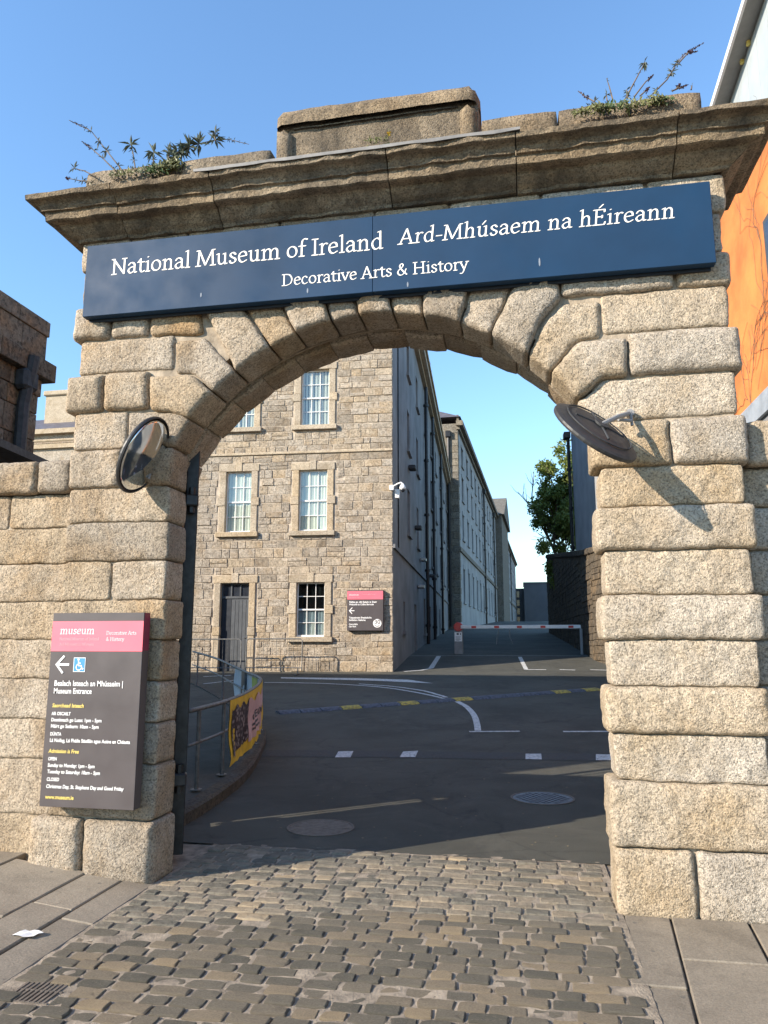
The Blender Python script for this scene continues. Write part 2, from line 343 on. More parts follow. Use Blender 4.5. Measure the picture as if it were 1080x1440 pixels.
# window glass and mirror
def glassmat(name, tint=(0.85, 0.9, 0.88), refl=0.0):
    m = bpy.data.materials.new(name); m.use_nodes = True; t = m.node_tree; t.nodes.clear()
    o = t.nodes.new('ShaderNodeOutputMaterial'); tr = N(t, 'ShaderNodeBsdfTransparent'); tr.inputs[0].default_value = (*tint, 1)
    g = N(t, 'ShaderNodeBsdfGlossy', Roughness=0.03); g.inputs[0].default_value = (0.9, 0.95, 1, 1)
    co = coords(t); bp = N(t, 'ShaderNodeBump', Strength=0.06, Distance=0.02); t.links.new(noi(t, co, 2.5, 2), bp.inputs['Height']); t.links.new(bp.outputs[0], g.inputs['Normal'])
    mx = t.nodes.new('ShaderNodeMixShader'); mx.inputs[0].default_value = 0.10
    t.links.new(tr.outputs[0], mx.inputs[1]); t.links.new(g.outputs[0], mx.inputs[2]); t.links.new(mx.outputs[0], o.inputs[0]); return m
M['glass'] = glassmat('window_glass')
m, t, b = mat('mirror_glass', 0.05, 1.0); co = coords(t)
t.links.new(mixc(t, (0.70, 0.72, 0.72), (0.50, 0.47, 0.42), ramp(t, noi(t, co, 60, 4, 0.8), [(0.62, 0.0), (0.72, 0.8)])), b.inputs['Base Color'])
t.links.new(ramp(t, noi(t, co, 9, 4), [(0.3, 0.03), (0.7, 0.14)]), b.inputs['Roughness']); M['mirror'] = m
M['far_glass'] = plain('far_window_glass', (0.03, 0.035, 0.045), 0.12, var=0.2, spec=0.8)

# ================================================================== SETTING: ground, road, pavements
def sheet(name, m, x0, x1, ys, off, nx=2, at=None):
    b = MB(); vs = []; fs = []
    for y in ys:
        for i in range(nx): vs.append((x0 + (x1 - x0) * i / (nx - 1), y, zg(y) + off))
    for j in range(len(ys) - 1):
        for i in range(nx - 1): a = j * nx + i; fs.append((a, a + 1, a + nx + 1, a + nx))
    b.add(vs, fs); return struct(b.build(name, m, None, at or (0, ys[0], zg(ys[0]) + off)))
sheet('ground', M['ground_mat'], -900, 900, [-900, -30, 0, 4.2, 6, 8, 10, 12, 14, 16, 18, 20, 22, 26, 30, 40, 60, 80, 100, 130, 900], -0.2)
ysr = [0.98 + 0.4 * i for i in range(80)] + [33, 40, 50, 60, 80, 100, 130, 185]
road = sheet('road', M['asphalt'], -45, 14, ysr, 0.0)
struct(MB().quad((-70, -13, -0.13), (70, -13, -0.13), (70, -3.42, -0.13), (-70, -3.42, -0.13)).build('street', M['asphalt']))

rng = random.Random(7)
# cobbled apron: sand bed with setts on it
bed = MB(); vs = []; fs = []; nx, ny = 61, 90
for j in range(ny):
    for i in range(nx):
        x = -2.47 + 3.0 * i / (nx - 1); y = -3.42 + 4.44 * j / (ny - 1)
        vs.append((x, y, -0.0015 + 0.006 * noise.noise((x * 6, y * 6, 3)) + 0.006 * noise.noise((x * 19, y * 19, 5))))
for j in range(ny - 1):
    for i in range(nx - 1): a = j * nx + i; fs.append((a, a + 1, a + nx + 1, a + nx))
bed.add(vs, fs); apron = struct(bed.build('cobbled_apron', M['joint_sand'], None, (-0.97, -1.2, 0), smooth=True))
def sett_shape(seed, nu=6, nv=5):
    """a worn unit sett (1 x 1 in plan, 1 high at the crown), rounded and chipped"""
    vs = []; fs = []; r = random.Random(seed); chip = r.choice([0, 1, 2, 3, 9, 9])
    off = (r.random() * 40, r.random() * 40)
    for j in range(nv):
        for i in range(nu):
            u = (-1, -0.9, -0.35, 0.35, 0.9, 1)[i]; v = (-1, -0.84, 0.0, 0.84, 1)[j]
            k = 1 - 0.075 * (abs(u) ** 6) * (abs(v) ** 6)
            e = max(abs(u), abs(v)); edge = 1.0 if e < 0.99 else 0.0
            cx = 0.5 * u * k + 0.05 * noise.noise((u * 1.7 + off[0], v * 1.7, 0)); cy = 0.5 * v * k + 0.09 * noise.noise((u * 1.7, v * 1.7 + off[1], 4))
            z = (0.45 if e > 0.99 else 1.0) + 0.34 * noise.noise((u * 1.4 + off[0], v * 1.2 + off[1], 7))
            if chip < 4 and (u * (1 if chip % 2 else -1) > 0.5) and (v * (1 if chip > 1 else -1) > 0.4): z -= 0.5
            vs.append((cx, cy, z + 0.16 * noise.noise((u * 3.1 + off[1], v * 2.7, 2))))
    for j in range(nv - 1):
        for i in range(nu - 1): a = j * nu + i; fs.append((a, a + 1, a + nu + 1, a + nu))
    rim = [i for i in range(nu)] + [j * nu + nu - 1 for j in range(1, nv)] + [(nv - 1) * nu + i for i in range(nu - 2, -1, -1)] + [j * nu for j in range(nv - 2, 0, -1)]
    n0 = len(vs)
    for i in rim: x, y, z = vs[i]; vs.append((x * 1.02, y * 1.03, -3.0))
    for k in range(len(rim)): q = (k + 1) % len(rim); fs.append((rim[q], rim[k], n0 + k, n0 + q))
    return vs, fs
shapes = [sett_shape(s) for s in range(16)]
smesh = []
for s, (vs, fs) in enumerate(shapes):
    me = bpy.data.meshes.new('sett'); me.from_pydata(vs, [], fs); me.materials.append(M['sett'])
    me.update(); smesh.append(me)
cells = []; y = 0.955; rowi = 0
while y > -2.6:
    ph = rng.uniform(0.088, 0.106); x = -2.44 - (rng.uniform(0.02, 0.1) if rowi % 2 else 0)
    while x < 0.46:
        L = rng.uniform(0.12, 0.205); xe = min(x + L, 0.50)
        xs = max(x, -2.44)
        if xe - xs > 0.06 and not (-2.36 < (xs + xe) / 2 < -2.14 and -1.64 < y - ph / 2 < -1.42): cells.append(((xs + xe) / 2, y - ph / 2, xe - xs - rng.uniform(0.008, 0.022), ph - rng.uniform(0.007, 0.016)))
        x += L
    y -= ph; rowi += 1
cells.sort(key=lambda c: (Vector((c[0], c[1], 0)) - CAM).length)
vis = [c for c in cells if c[1] > -1.95]
main = set(vis[:296]); rest = MB(); rtint = []
for c in cells:
    k = rng.randrange(16); z = rng.gauss(-0.0005, 0.0022) - (0.009 if rng.random() < 0.07 else 0); rz = rng.gauss(0, 0.022); h = rng.uniform(0.006, 0.0095); fl = rng.choice((0, math.pi))
    if c in main:
        o = bpy.data.objects.new('sett', smesh[k]); link(o, apron, (c[0], c[1], z)); o.rotation_euler = (rng.gauss(0, 0.012), rng.gauss(0, 0.012), rz + fl); o.scale = (c[2], c[3], h)
    else:
        rtint += [rng.random()] * len(shapes[k][1])
        Mx = Matrix.Translation((c[0], c[1], z)) @ Matrix.Rotation(rz + fl, 4, 'Z') @ Matrix.Diagonal((c[2], c[3], h, 1)); rest.add([Mx @ Vector(v) for v in shapes[k][0]], shapes[k][1])
ds = tag(rest.build('setts', M['sett'], apron, (-0.97, 0.5, 0), smooth=False), kind='stuff'); ds.data.attributes.new('tint', 'FLOAT', 'FACE').data.foreach_set('value', rtint)
g = MB()                                             # drain grate between the setts
for i in range(9): g.box((-2.36 + i * 0.0245, -1.635, -0.02), (-2.348 + i * 0.0245, -1.425, 0.004))
for yy in (-1.64, -1.53, -1.42): g.box((-2.365, yy, -0.022), (-2.135, yy + 0.012, 0.002))
g.box((-2.365, -1.64, -0.06), (-2.135, -1.41, -0.03))
dg = g.build('drain_grate', M['manhole_brown'], None, (-2.25, -1.53, -0.02)); tag(dg, 'small rusty iron drain grate among the setts by the left kerb', 'drain grate')

def zl(x): return min(0.11, max(0.0, (-2.46 - x) * 0.105))
pl = MB(); pl.quad((-12, -3.42, zl(-12) - 0.03), (-2.47, -3.42, -0.03), (-2.47, 0.9, -0.03), (-12, 0.9, zl(-12) - 0.03))
pav_l = struct(pl.build('pavement_left', M['joint_sand'], None, (-4, -1.5, 0)))
pr = MB(); pr.quad((0.28, -3.42, -0.034), (9, -3.42, -0.034), (9, 0.9, -0.034), (0.5, 0.9, -0.034))
pav_r = struct(pr.build('pavement_right', M['joint_sand'], None, (3, -1.5, 0)))
def slab(parent, x0, x1, y0, y1, zf, m, name, skew=0.0, g=0.006):
    b = MB(); d = rng.gauss(0, 0.0025); tl = rng.gauss(0, 0.004); nxx = 3; th = 0.05
    def P(x, y, z): return (x + skew * y, y, zf(x) + z + d + tl * (y - y0))
    b.box((x0 + g, y0 + g, -th), (x1 - g, y1 - g, 0.0), fr=P, ch=0.006)
    return b.build(name, m, parent)
def strip(parent, x0, x1, ys, zf, m, name='paving_slab', skew=0.0):
    for a, c in zip(ys, ys[1:]): slab(parent, x0, x1, a, c, zf, m, name, skew)
strip(pav_l, -2.67, -2.455, [-3.4, -2.5, -1.68, -0.75, 0.02], zl, M['flag'], 'kerb_stone')
strip(pav_l, -2.945, -2.675, [-3.4, -2.2, -1.4, -0.62, 0.3], zl, M['flag'])
strip(pav_l, -3.5, -2.95, [-3.4, -2.6, -1.75, -0.86, -0.02], zl, M['flag'])
for i in range(6): strip(pav_l, -4.05 - i * 0.75, -3.505 - max(0, i) * 0.75 + (0.2 if i else 0), [-3.4, -2.45 - 0.2 * (i % 2), -1.5, -0.6 - 0.2 * (i % 2), 0.12], zl, M['flag'])
SK = 0.095
zr = lambda x: 0.0
strip(pav_r, 0.535, 0.80, [-3.4, -2.7, -1.78, -0.95, -0.02], zr, M['flag'], 'kerb_stone', SK)
strip(pav_r, 0.80, 1.225, [-3.4, -2.45, -1.45, -0.62, -0.02], zr, M['flag'], skew=SK)
for i in range(6): strip(pav_r, 1.23 + i * 0.8, 2.02 + i * 0.8, [-3.4, -2.3 - 0.3 * (i % 2), -1.2 - 0.2 * (i % 2), -0.02], zr, M['flag'], skew=SK)

# ================================================================== GATEWAY
gate = empty('gateway', (-0.97, 0.3, 0), 'rusticated granite carriage gateway with arch, cornice and raised central block', 'gateway')
AC = (-0.985, 2.22); AR = 1.69
ZR = [-0.03, 0.37, 0.75, 1.03, 1.315, 1.6, 1.88, 2.165, 2.45, 2.71, 3.01, 3.31, 3.61, 3.91, 4.16, 4.46, 4.73]
def arcx(z, side, r=AR): return AC[0] + side * math.sqrt(max(0, r * r - (z - AC[1]) ** 2))
def ang(px, py):
    p = onY(px, py); return math.atan2(p.z - AC[1], p.x - AC[0])
def arc(a0, a1, r=AR, n=8): return [(AC[0] + r * math.cos(a0 + (a1 - a0) * i / n), AC[1] + r * math.sin(a0 + (a1 - a0) * i / n)) for i in range(n + 1)]
def XZ(px, py): p = onY(px, py); return (p.x, p.z)

def offset_poly(P, d):
    n = len(P); out = []
    for i in range(n):
        a = Vector(P[i - 1]); b = Vector(P[i]); c = Vector(P[(i + 1) % n])
        e1 = (b - a); e2 = (c - b)
        if e1.length < 1e-6 or e2.length < 1e-6: out.append(tuple(b)); continue
        e1.normalize(); e2.normalize(); n1 = Vector((-e1.y, e1.x)); n2 = Vector((-e2.y, e2.x))
        k = n1 + n2; den = max(0.35, 1 + n1.dot(n2)); out.append(tuple(b + k * (d / den)))
    return out
def area(P): return 0.5 * sum(P[i - 1][0] * P[i][1] - P[i][0] * P[i - 1][1] for i in range(len(P)))
def resample(P, s):
    out = []
    for i in range(len(P)):
        a = Vector(P[i]); b = Vector(P[(i + 1) % len(P)]); n = max(1, int(round((b - a).length / s)))
        out += [tuple(a.lerp(b, k / n)) for k in range(n)]
    return out
def cut_corners(P, r):
    out = []
    n = len(P)
    for i in range(n):
        a = Vector(P[i - 1]); b = Vector(P[i]); c = Vector(P[(i + 1) % n]); l1 = (a - b).length; l2 = (c - b).length
        if l1 < 1e-6 or l2 < 1e-6: continue
        turn = (b - a).normalized().dot((c - b).normalized())
        if turn > 0.9: out.append(tuple(b)); continue
        q1 = b + (a - b) * min(0.45, r / l1); q2 = b + (c - b) * min(0.45, r / l2)
        for k in (0, 0.5, 1.0): out.append(tuple((1 - k) ** 2 * q1 + 2 * k * (1 - k) * b + k * k * q2))
    return out
def inside(P, x, z):
    c = False; j = len(P) - 1
    for i in range(len(P)):
        if (P[i][1] > z) != (P[j][1] > z) and x < (P[j][0] - P[i][0]) * (z - P[i][1]) / (P[j][1] - P[i][1]) + P[i][0]: c = not c
        j = i
    return c
def edge_dist(P, x, z):
    m = 9.0; p = Vector((x, z))
    for i in range(len(P)):
        a = Vector(P[i - 1]); b = Vector(P[i]); ab = b - a; l = ab.length_squared
        k = 0 if l < 1e-12 else max(0, min(1, (p - a).dot(ab) / l)); m = min(m, (p - a - ab * k).length)
    return m
def stone(name, P, yf, yb, bev=0.05, bulge=0.01, amp=0.010, gap=0.004, parent=None, m=None, sp=0.026, corner=0.03):
    """one dressed block: outline P (x, z) on the front, pillowed and hammered, running back to yb"""
    bev *= 0.72; bulge *= 0.6; yf += 0.3 * bulge
    if area(P) < 0: P = P[::-1]
    core = cut_corners(offset_poly(P, gap), corner)
    rim = resample(core, sp)
    sd = (P[0][0] * 13.1 + P[0][1] * 7.7) % 50
    pts = list(rim); n0 = len(rim)
    for d in (0.14 * bev, 0.4 * bev, 0.75 * bev):
        q = offset_poly(rim, d)
        pts += [p for p in q[::1] if inside(core, *p) and edge_dist(core, *p) > 0.55 * d]
    xs = [p[0] for p in core]; zs = [p[1] for p in core]
    nxx = int((max(xs) - min(xs)) / sp) + 1; nzz = int((max(zs) - min(zs)) / sp) + 1
    r = random.Random(int(sd * 1000))
    for i in range(nxx + 1):
        for j in range(nzz + 1):
            x = min(xs) + i * sp + r.uniform(-.3, .3) * sp; z = min(zs) + j * sp + r.uniform(-.3, .3) * sp
            if inside(core, x, z) and edge_dist(core, x, z) > 1.0 * bev: pts.append((x, z))
    v2, e2, f2, ov, oe, of = delaunay_2d_cdt([Vector(p) for p in pts], [(i, (i + 1) % n0) for i in range(n0)], [], 1, 1e-5)
    vs = []
    for p in v2:
        d = edge_dist(core, p.x, p.y); k = min(1.0, d / bev)
        y = yf + bev * (1 - math.sqrt(max(0, 1 - (1 - k) ** 2)))
        big = min(1.0, d / 0.14); y -= bulge * big * (2 - big)
        q = (p.x * 1.0, p.y * 1.0, sd)
        nz = 0.7 * noise.noise((q[0] * 7, q[1] * 7, sd)) + 0.75 * noise.noise((q[0] * 19, q[1] * 19, sd + 9)) + 0.6 * noise.noise((q[0] * 45, q[1] * 45, sd + 4))
        y += amp * nz * (0.35 + 0.65 * k)
        wx = 0.009 * noise.noise((p.x * 6, p.y * 6, 41)) + 0.006 * noise.noise((p.x * 21, p.y * 21, 17)); wz = 0.008 * noise.noise((p.x * 6, p.y * 6, 77)) + 0.006 * noise.noise((p.x * 21, p.y * 21, 93))
        vs.append((p.x + wx, y, p.y + (wz if p.y > 0.05 else 0)))
    fs = [tuple(f) for f in f2]
    # outline of the result, in order, then the sides
    cnt = {}
    for f in fs:
        for a, b in zip(f, f[1:] + f[:1]): cnt[(a, b)] = 1
    bd = [(a, b) for (a, b) in cnt if (b, a) not in cnt]; nn = len(vs)
    mp = {}; segs = [0.0, 0.12, 0.5, 1.0]
    for (a, b) in bd:
        for q in (a, b):
            if q not in mp:
                mp[q] = [q]; x, y, z = vs[q]
                for s in segs[1:]:
                    yy = y + (yb - y) * s; dx = 0.004 * noise.noise((x * 9, yy * 14, z * 9)); vs.append((x + dx, yy, z + 0.004 * noise.noise((x * 9 + 5, yy * 14, z * 9)))); mp[q].append(len(vs) - 1)
    for (a, b) in bd:
        for s in range(len(segs) - 1): fs.append((b, a, mp[a][s + 1], mp[b][s + 1]) if s == 0 else (mp[b][s], mp[a][s], mp[a][s + 1], mp[b][s + 1]))
    mb = MB(); mb.add(vs, fs)
    cx = sum(xs) / len(xs); cz = sum(zs) / len(zs)
    return mb.build(name, m or M['granite'], parent or gate, (cx, yf, cz), smooth=True)
def rect(x0, x1, z0, z1, w=0.006):
    j = lambda: rng.uniform(-w, w)
    return [(x0 + j(), z0), (x1 + j(), z0), (x1 + j(), z1), (x0 + j(), z1)]
XL, XR, JL, JR = -3.32, 1.415, -2.50, 0.53
YB = 0.27                                            # back of the front blocks; a groove follows
GR = M['granite_right']
# right pier
stone('stone_block', rect(0.495, 0.96, ZR[0], ZR[1], 0), -0.03, YB, 0.05, 0.02, m=GR)
stone('stone_block', rect(0.965, 1.46, ZR[0], ZR[1], 0), -0.03, YB, 0.05, 0.02, m=GR)
for i in range(1, 9):
    pr_ = i % 2 == 1
    x0, x1 = (0.488, 1.457) if pr_ else (JR, XR)
    stone('stone_block', rect(x0, x1, ZR[i], ZR[i + 1]), -0.035 if pr_ else 0.0, YB, rng.uniform(0.04, 0.055) if pr_ else 0.028, 0.018 if pr_ else 0.006, 0.016, m=GR, gap=0.002)
stone('stone_block', rect(0.475, 0.985, ZR[9], 3.03), -0.025, YB, 0.055, 0.015, m=GR)
stone('stone_block', rect(0.985, 1.46, ZR[9], 3.03), -0.035, YB, 0.07, 0.02, m=GR)
# left pier
stone('stone_block', rect(-3.41, -3.01, ZR[0], 0.39, 0), -0.06, YB, 0.07, 0.02)
stone('stone_block', rect(-3.005, -2.47, ZR[0], 0.39, 0), -0.06, YB, 0.085, 0.025)
for i in range(1, 9):
    z0 = 0.39 if i == 1 else ZR[i]
    if i in (3, 6): stone('stone_block', rect(XL, -2.93, z0, ZR[i + 1]), 0.0, YB, 0.025, 0.006, gap=0.002); stone('stone_block', rect(-2.93, JL, z0, ZR[i + 1]), 0.0, YB, 0.03, 0.008, gap=0.002)
    else: stone('stone_block', rect(XL, JL + (0.012 if i % 2 else 0), z0, ZR[i + 1]), -0.008 * (i % 2), YB, 0.03, 0.008, 0.012, gap=0.002)
stone('stone_block', rect(-3.33, -2.9, ZR[9], ZR[10]), -0.02, YB, 0.05, 0.012, 0.016)
stone('stone_block', rect(-2.9, JL, ZR[9], ZR[10]), -0.015, YB, 0.06, 0.015)
# arch ring: joints on the intrados, read off the photograph
aj = [ang(*p) for p in ((289, 540), (320, 508), (377, 481), (412, 461), (466, 446), (505, 437), (553, 428), (597, 430), (652, 442), (694, 462), (744, 497), (779, 519), (817, 557))]
a_s10 = ang(257, 583); aL = math.atan2(3.01 - AC[1], -1.51); aRr = math.atan2(3.03 - AC[1], 1.51)
def I(a): return (AC[0] + AR * math.cos(a), AC[1] + AR * math.sin(a))
def up_to(a, px, py, z):
    p = Vector(I(a)); q = Vector(XZ(px, py)); k = (z - p.y) / (q.y - p.y); return tuple(p + (q - p) * k)
VZ = 4.17
# left springing
stone('voussoir', [(-2.87, 3.01)] + arc(aL, a_s10, n=4) + [XZ(250, 579), (-2.87, 3.30)], -0.012, YB, 0.05, 0.012)
stone('voussoir', [XZ(211, 577), XZ(240, 581)] + arc(a_s10, aj[0], n=4) + [XZ(272, 527), XZ(211, 529)], -0.045, YB, 0.065, 0.02)
stone('voussoir', [XZ(246, 525), XZ(271, 526)] + arc(aj[0], aj[1], n=4) + [XZ(288, 473), XZ(246, 479)], -0.012, YB, 0.05, 0.012)
tops = [(284, 440), (341, 432), (397, 427), (456, 422), (500, 420), (547, 412), (595, 410), (661, 401), (724, 394)]
prd = [0.03, 0.012, 0.05, 0.02, 0.055, 0.02, 0.05, 0.012]
for k in range(8):
    a0, a1 = aj[k + 1], aj[k + 2]
    P = arc(a0, a1, n=4) + [up_to(a1, *tops[k + 1], VZ), up_to(a0, *tops[k], VZ)]
    if k == 0: P[-1] = XZ(281, 425)
    stone('voussoir', P, -prd[k], YB, 0.05, 0.010, 0.014, corner=0.022)
P = arc(aj[9], aj[10], n=4) + [XZ(760, 456), XZ(789, 424), XZ(786, 380), up_to(aj[9], 724, 394, VZ)]
stone('voussoir', P, -0.05, YB, 0.07, 0.02, 0.014, m=GR)
stone('voussoir', arc(aj[10], aj[11], n=4) + [XZ(812, 480), XZ(845, 475), XZ(845, 422), XZ(790, 425), XZ(761, 457)], -0.012, YB, 0.055, 0.012, 0.014, m=GR)
stone('voussoir', arc(aj[11], aj[12], n=4) + [XZ(822, 556), XZ(847, 534), XZ(884, 530), XZ(883, 475), XZ(812, 480)], -0.05, YB, 0.07, 0.02, 0.012, m=GR)
# right of the arch
xa = XZ(884, 500)[0]
stone('stone_block', arc(aj[12], aRr, n=4) + [(XR, 3.035), (XR, 3.33), (XZ(847, 534)[0], 3.325), XZ(823, 556)], -0.0, YB, 0.045, 0.008, m=GR)
stone('stone_block', rect(xa, 1.465, 3.33, 3.635), -0.045, YB, 0.075, 0.02, m=GR)
xb = XZ(845, 450)[0]
stone('stone_block', rect(xb, XR, 3.635, 3.93), 0.0, YB, 0.045, 0.008, 0.014, m=GR)
stone('stone_block', rect(XZ(788, 400)[0], XZ(950, 390)[0], 3.925, 4.17), -0.03, YB, 0.05, 0.015, m=GR)
stone('stone_block', rect(XZ(950, 390)[0], 1.445, 3.925, 4.17), -0.025, YB, 0.06, 0.015, m=GR)
# left of the arch
stone('stone_block', rect(-3.32, -2.87, 3.005, 3.305), -0.005, YB, 0.045, 0.012)
xc, xd = XZ(147, 555)[0], XZ(210, 555)[0]
stone('stone_block', rect(-3.395, xc, 3.305, 3.605), -0.045, YB, 0.085, 0.02)
stone('stone_block', rect(xc, xd, 3.305, 3.605), -0.04, YB, 0.06, 0.02)
xe = XZ(245, 500)[0]
stone('stone_block', rect(-3.325, xe, 3.605, 3.885), -0.0, YB, 0.045, 0.012)
xf, xg = XZ(157, 455)[0], XZ(211, 455)[0]
stone('stone_block', rect(-3.375, xf, 3.885, 4.16), -0.04, YB, 0.07, 0.02)
stone('stone_block', rect(xf, xg, 3.885, 4.16), -0.02, YB, 0.055, 0.015)
stone('stone_block', [(xg, 3.885), XZ(287, 471), XZ(280, 425), (xg, 4.16)], -0.02, YB, 0.055, 0.015)
# two courses behind and above the sign
for z0, z1, cuts in ((4.165, 4.455, (-3.33, -2.75, -2.05, -1.35, -0.6, 0.1, 0.75, 1.41)), (4.455, 4.73, (-3.35, -2.93, -2.46, -1.72, -0.98, -0.43, 0.22, 0.93, 1.445))):
    for a, c in zip(cuts, cuts[1:]): stone('stone_block', rect(a, c, z0, z1), 0.0 if z0 < 4.3 else -0.012, YB, 0.03, 0.004, 0.008, m=GR if a > -0.6 else None, sp=0.035)
# inner ring and inner jamb stones behind the groove
Y2, Y3 = 0.36, 0.66
def jamb_stone(x0, x1, z0, z1, m):
    b = MB(); d = rng.uniform(-0.008, 0.01)
    s = 1 if x1 > -1 else -1
    if s > 0: x0 += d
    else: x1 += d
    b.box((x0, Y2, z0 + 0.004), (x1, Y3, z1 - 0.004), ch=0.02)
    return b.build('jamb_stone', m, gate)
for i in range(0, 10):
    jamb_stone(-3.30, -2.655, ZR[i], ZR[i + 1], M['granite']); jamb_stone(0.70, 1.40, ZR[i], ZR[i + 1], GR)
nv = 15; r0 = 1.80; AB = (-0.965, 2.10)
aa0 = math.atan2(2.71 - AB[1], 1.68); aa1 = math.pi - aa0
for k in range(nv):
    a0 = aa0 + (aa1 - aa0) * k / nv + 0.0012; a1 = aa0 + (aa1 - aa0) * (k + 1) / nv - 0.0012
    rr = r0 + rng.uniform(-0.012, 0.012); vs = []; n = 4; fs = []
    ro = 2.2
    for yy, sh in ((Y2, 0.018), (Y2 + 0.025, 0.0), (Y3 - 0.025, 0.0), (Y3, 0.018)):
        for i in range(n + 1):
            a = a0 + (a1 - a0) * i / n; jj = 0.006 * noise.noise((a * 9, yy * 6, 1))
            e = 0.012 if i in (0, n) else 0
            vs.append((AB[0] + (rr + sh + e + jj) * math.cos(a), yy, AB[1] + (rr + sh + e + jj) * math.sin(a)))
        for i in range(n + 1):
            a = a0 + (a1 - a0) * (n - i) / n; vs.append((AB[0] + ro * math.cos(a), yy, AB[1] + ro * math.sin(a)))
    q = 2 * (n + 1)
    for s in range(3):
        for i in range(q): fs.append((s * q + i, (s + 1) * q + i, (s + 1) * q + (i + 1) % q, s * q + (i + 1) % q))
    fs.append(tuple(range(q))); fs.append(tuple(3 * q + i for i in range(q))[::-1])
    MB().add(vs, fs).build('voussoir', M['granite'], gate, smooth=False)
# mortar core: fills joints, closes the groove, carries the back
core = MB()
def core_part(y0, y1, xl, xr, C_, rad, zs0):
    xs = [xl + (xr - xl) * i / 44 for i in range(45)]
    for bx_ in ((-3.29, xl), (xr, 1.385)): core.box((bx_[0], y0, -0.05), (bx_[1], y1, 4.9))
    lo_ = [max(zs0, C_[1] + math.sqrt(max(0, rad ** 2 - (x - C_[0]) ** 2))) for x in xs]
    for i in range(44):
        a, c, la, lc = xs[i], xs[i + 1], lo_[i], lo_[i + 1]
        core.add([(a, y0, la), (c, y0, lc), (c, y0, 4.9), (a, y0, 4.9), (a, y1, la), (c, y1, lc), (c, y1, 4.9), (a, y1, 4.9)], [(0, 1, 2, 3), (5, 4, 7, 6), (0, 4, 5, 1), (3, 2, 6, 7)])
core_part(0.022, 0.33, -2.59, 0.62, AC, 1.82, 2.95)
core_part(0.331, 0.62, -2.70, 0.75, AB, 1.84, 2.70)
MB().quad((-3.3, 0.2, -0.012), (-2.44, 0.2, -0.012), (-2.44, 1.0, -0.012), (-3.3, 1.0, -0.012)).quad((0.5, 0.2, -0.012), (1.4, 0.2, -0.012), (1.4, 1.0, -0.012), (0.5, 1.0, -0.012)).build('threshold_bed', M['joint_sand'], apron)
core.build('mortar_core', M['mortar'], gate)
# cornice: moulded blocks with mitred ends
PROFC = [(0.00, 4.715), (0.04, 4.715), (0.052, 4.735), (0.085, 4.752), (0.125, 4.785), (0.145, 4.812), (0.205, 4.816), (0.218, 4.822), (0.222, 4.882), (0.225, 4.886), (0.245, 4.888), (0.248, 4.900), (0.252, 4.905), (0.262, 4.930), (0.285, 4.944), (0.318, 4.948), (0.328, 4.952), (0.332, 4.99), (0.30, 5.005), (0.05, 5.03)]
CL, CR = -3.325, 1.43
def cn(p):
    x, y, z = p; k = 0.02; z += 0.009 * (x + 0.98)
    return (x, y + k * (noise.noise((x * 6, z * 14, 2)) + 0.6 * noise.noise((x * 17, z * 25, 6))), z + 0.007 * noise.noise((x * 8, z * 9 + y * 9, 11)))
def moulding(path_fn, ns, name):
    b = MB(); vs = []; fs = []; npf = len(PROFC)
    for i in range(ns + 1):
        for (P, z) in PROFC: vs.append(cn(path_fn(i / ns, P, z)))
    for i in range(ns):
        for j in range(npf - 1): a = i * npf + j; fs.append((a, a + npf, a + npf + 1, a + 1))
    fs.append(tuple(range(npf))); fs.append(tuple(ns * npf + j for j in range(npf))[::-1])
    return b.add(vs, fs).build(name, M['cornice'], gate, smooth=False)
cj = [CL, XZ(190, 290)[0] - 0.02, XZ(318, 275)[0], XZ(553, 240)[0], XZ(725, 215)[0], XZ(940, 190)[0], CR]
for k in range(6):
    x0, x1 = cj[k], cj[k + 1]; ns = max(3, int((x1 - x0) / 0.05)); dz = rng.uniform(-0.006, 0.006)
    def pf(u, P, z, x0=x0, x1=x1, k=k, dz=dz):
        a = x0 + 0.004 - (P if k == 0 else 0); c = x1 - 0.004 + (P if k == 5 else 0)
        return (a + (c - a) * u, -P, z + dz)
    moulding(pf, ns, 'cornice_block')
moulding(lambda u, P, z: (CL - P, 0.66 + (-P + 0.002 - 0.66) * u, z), 8, 'cornice_block')
moulding(lambda u, P, z: (CR + P, -P + 0.002 + (0.66 + P) * u, z), 8, 'cornice_block')
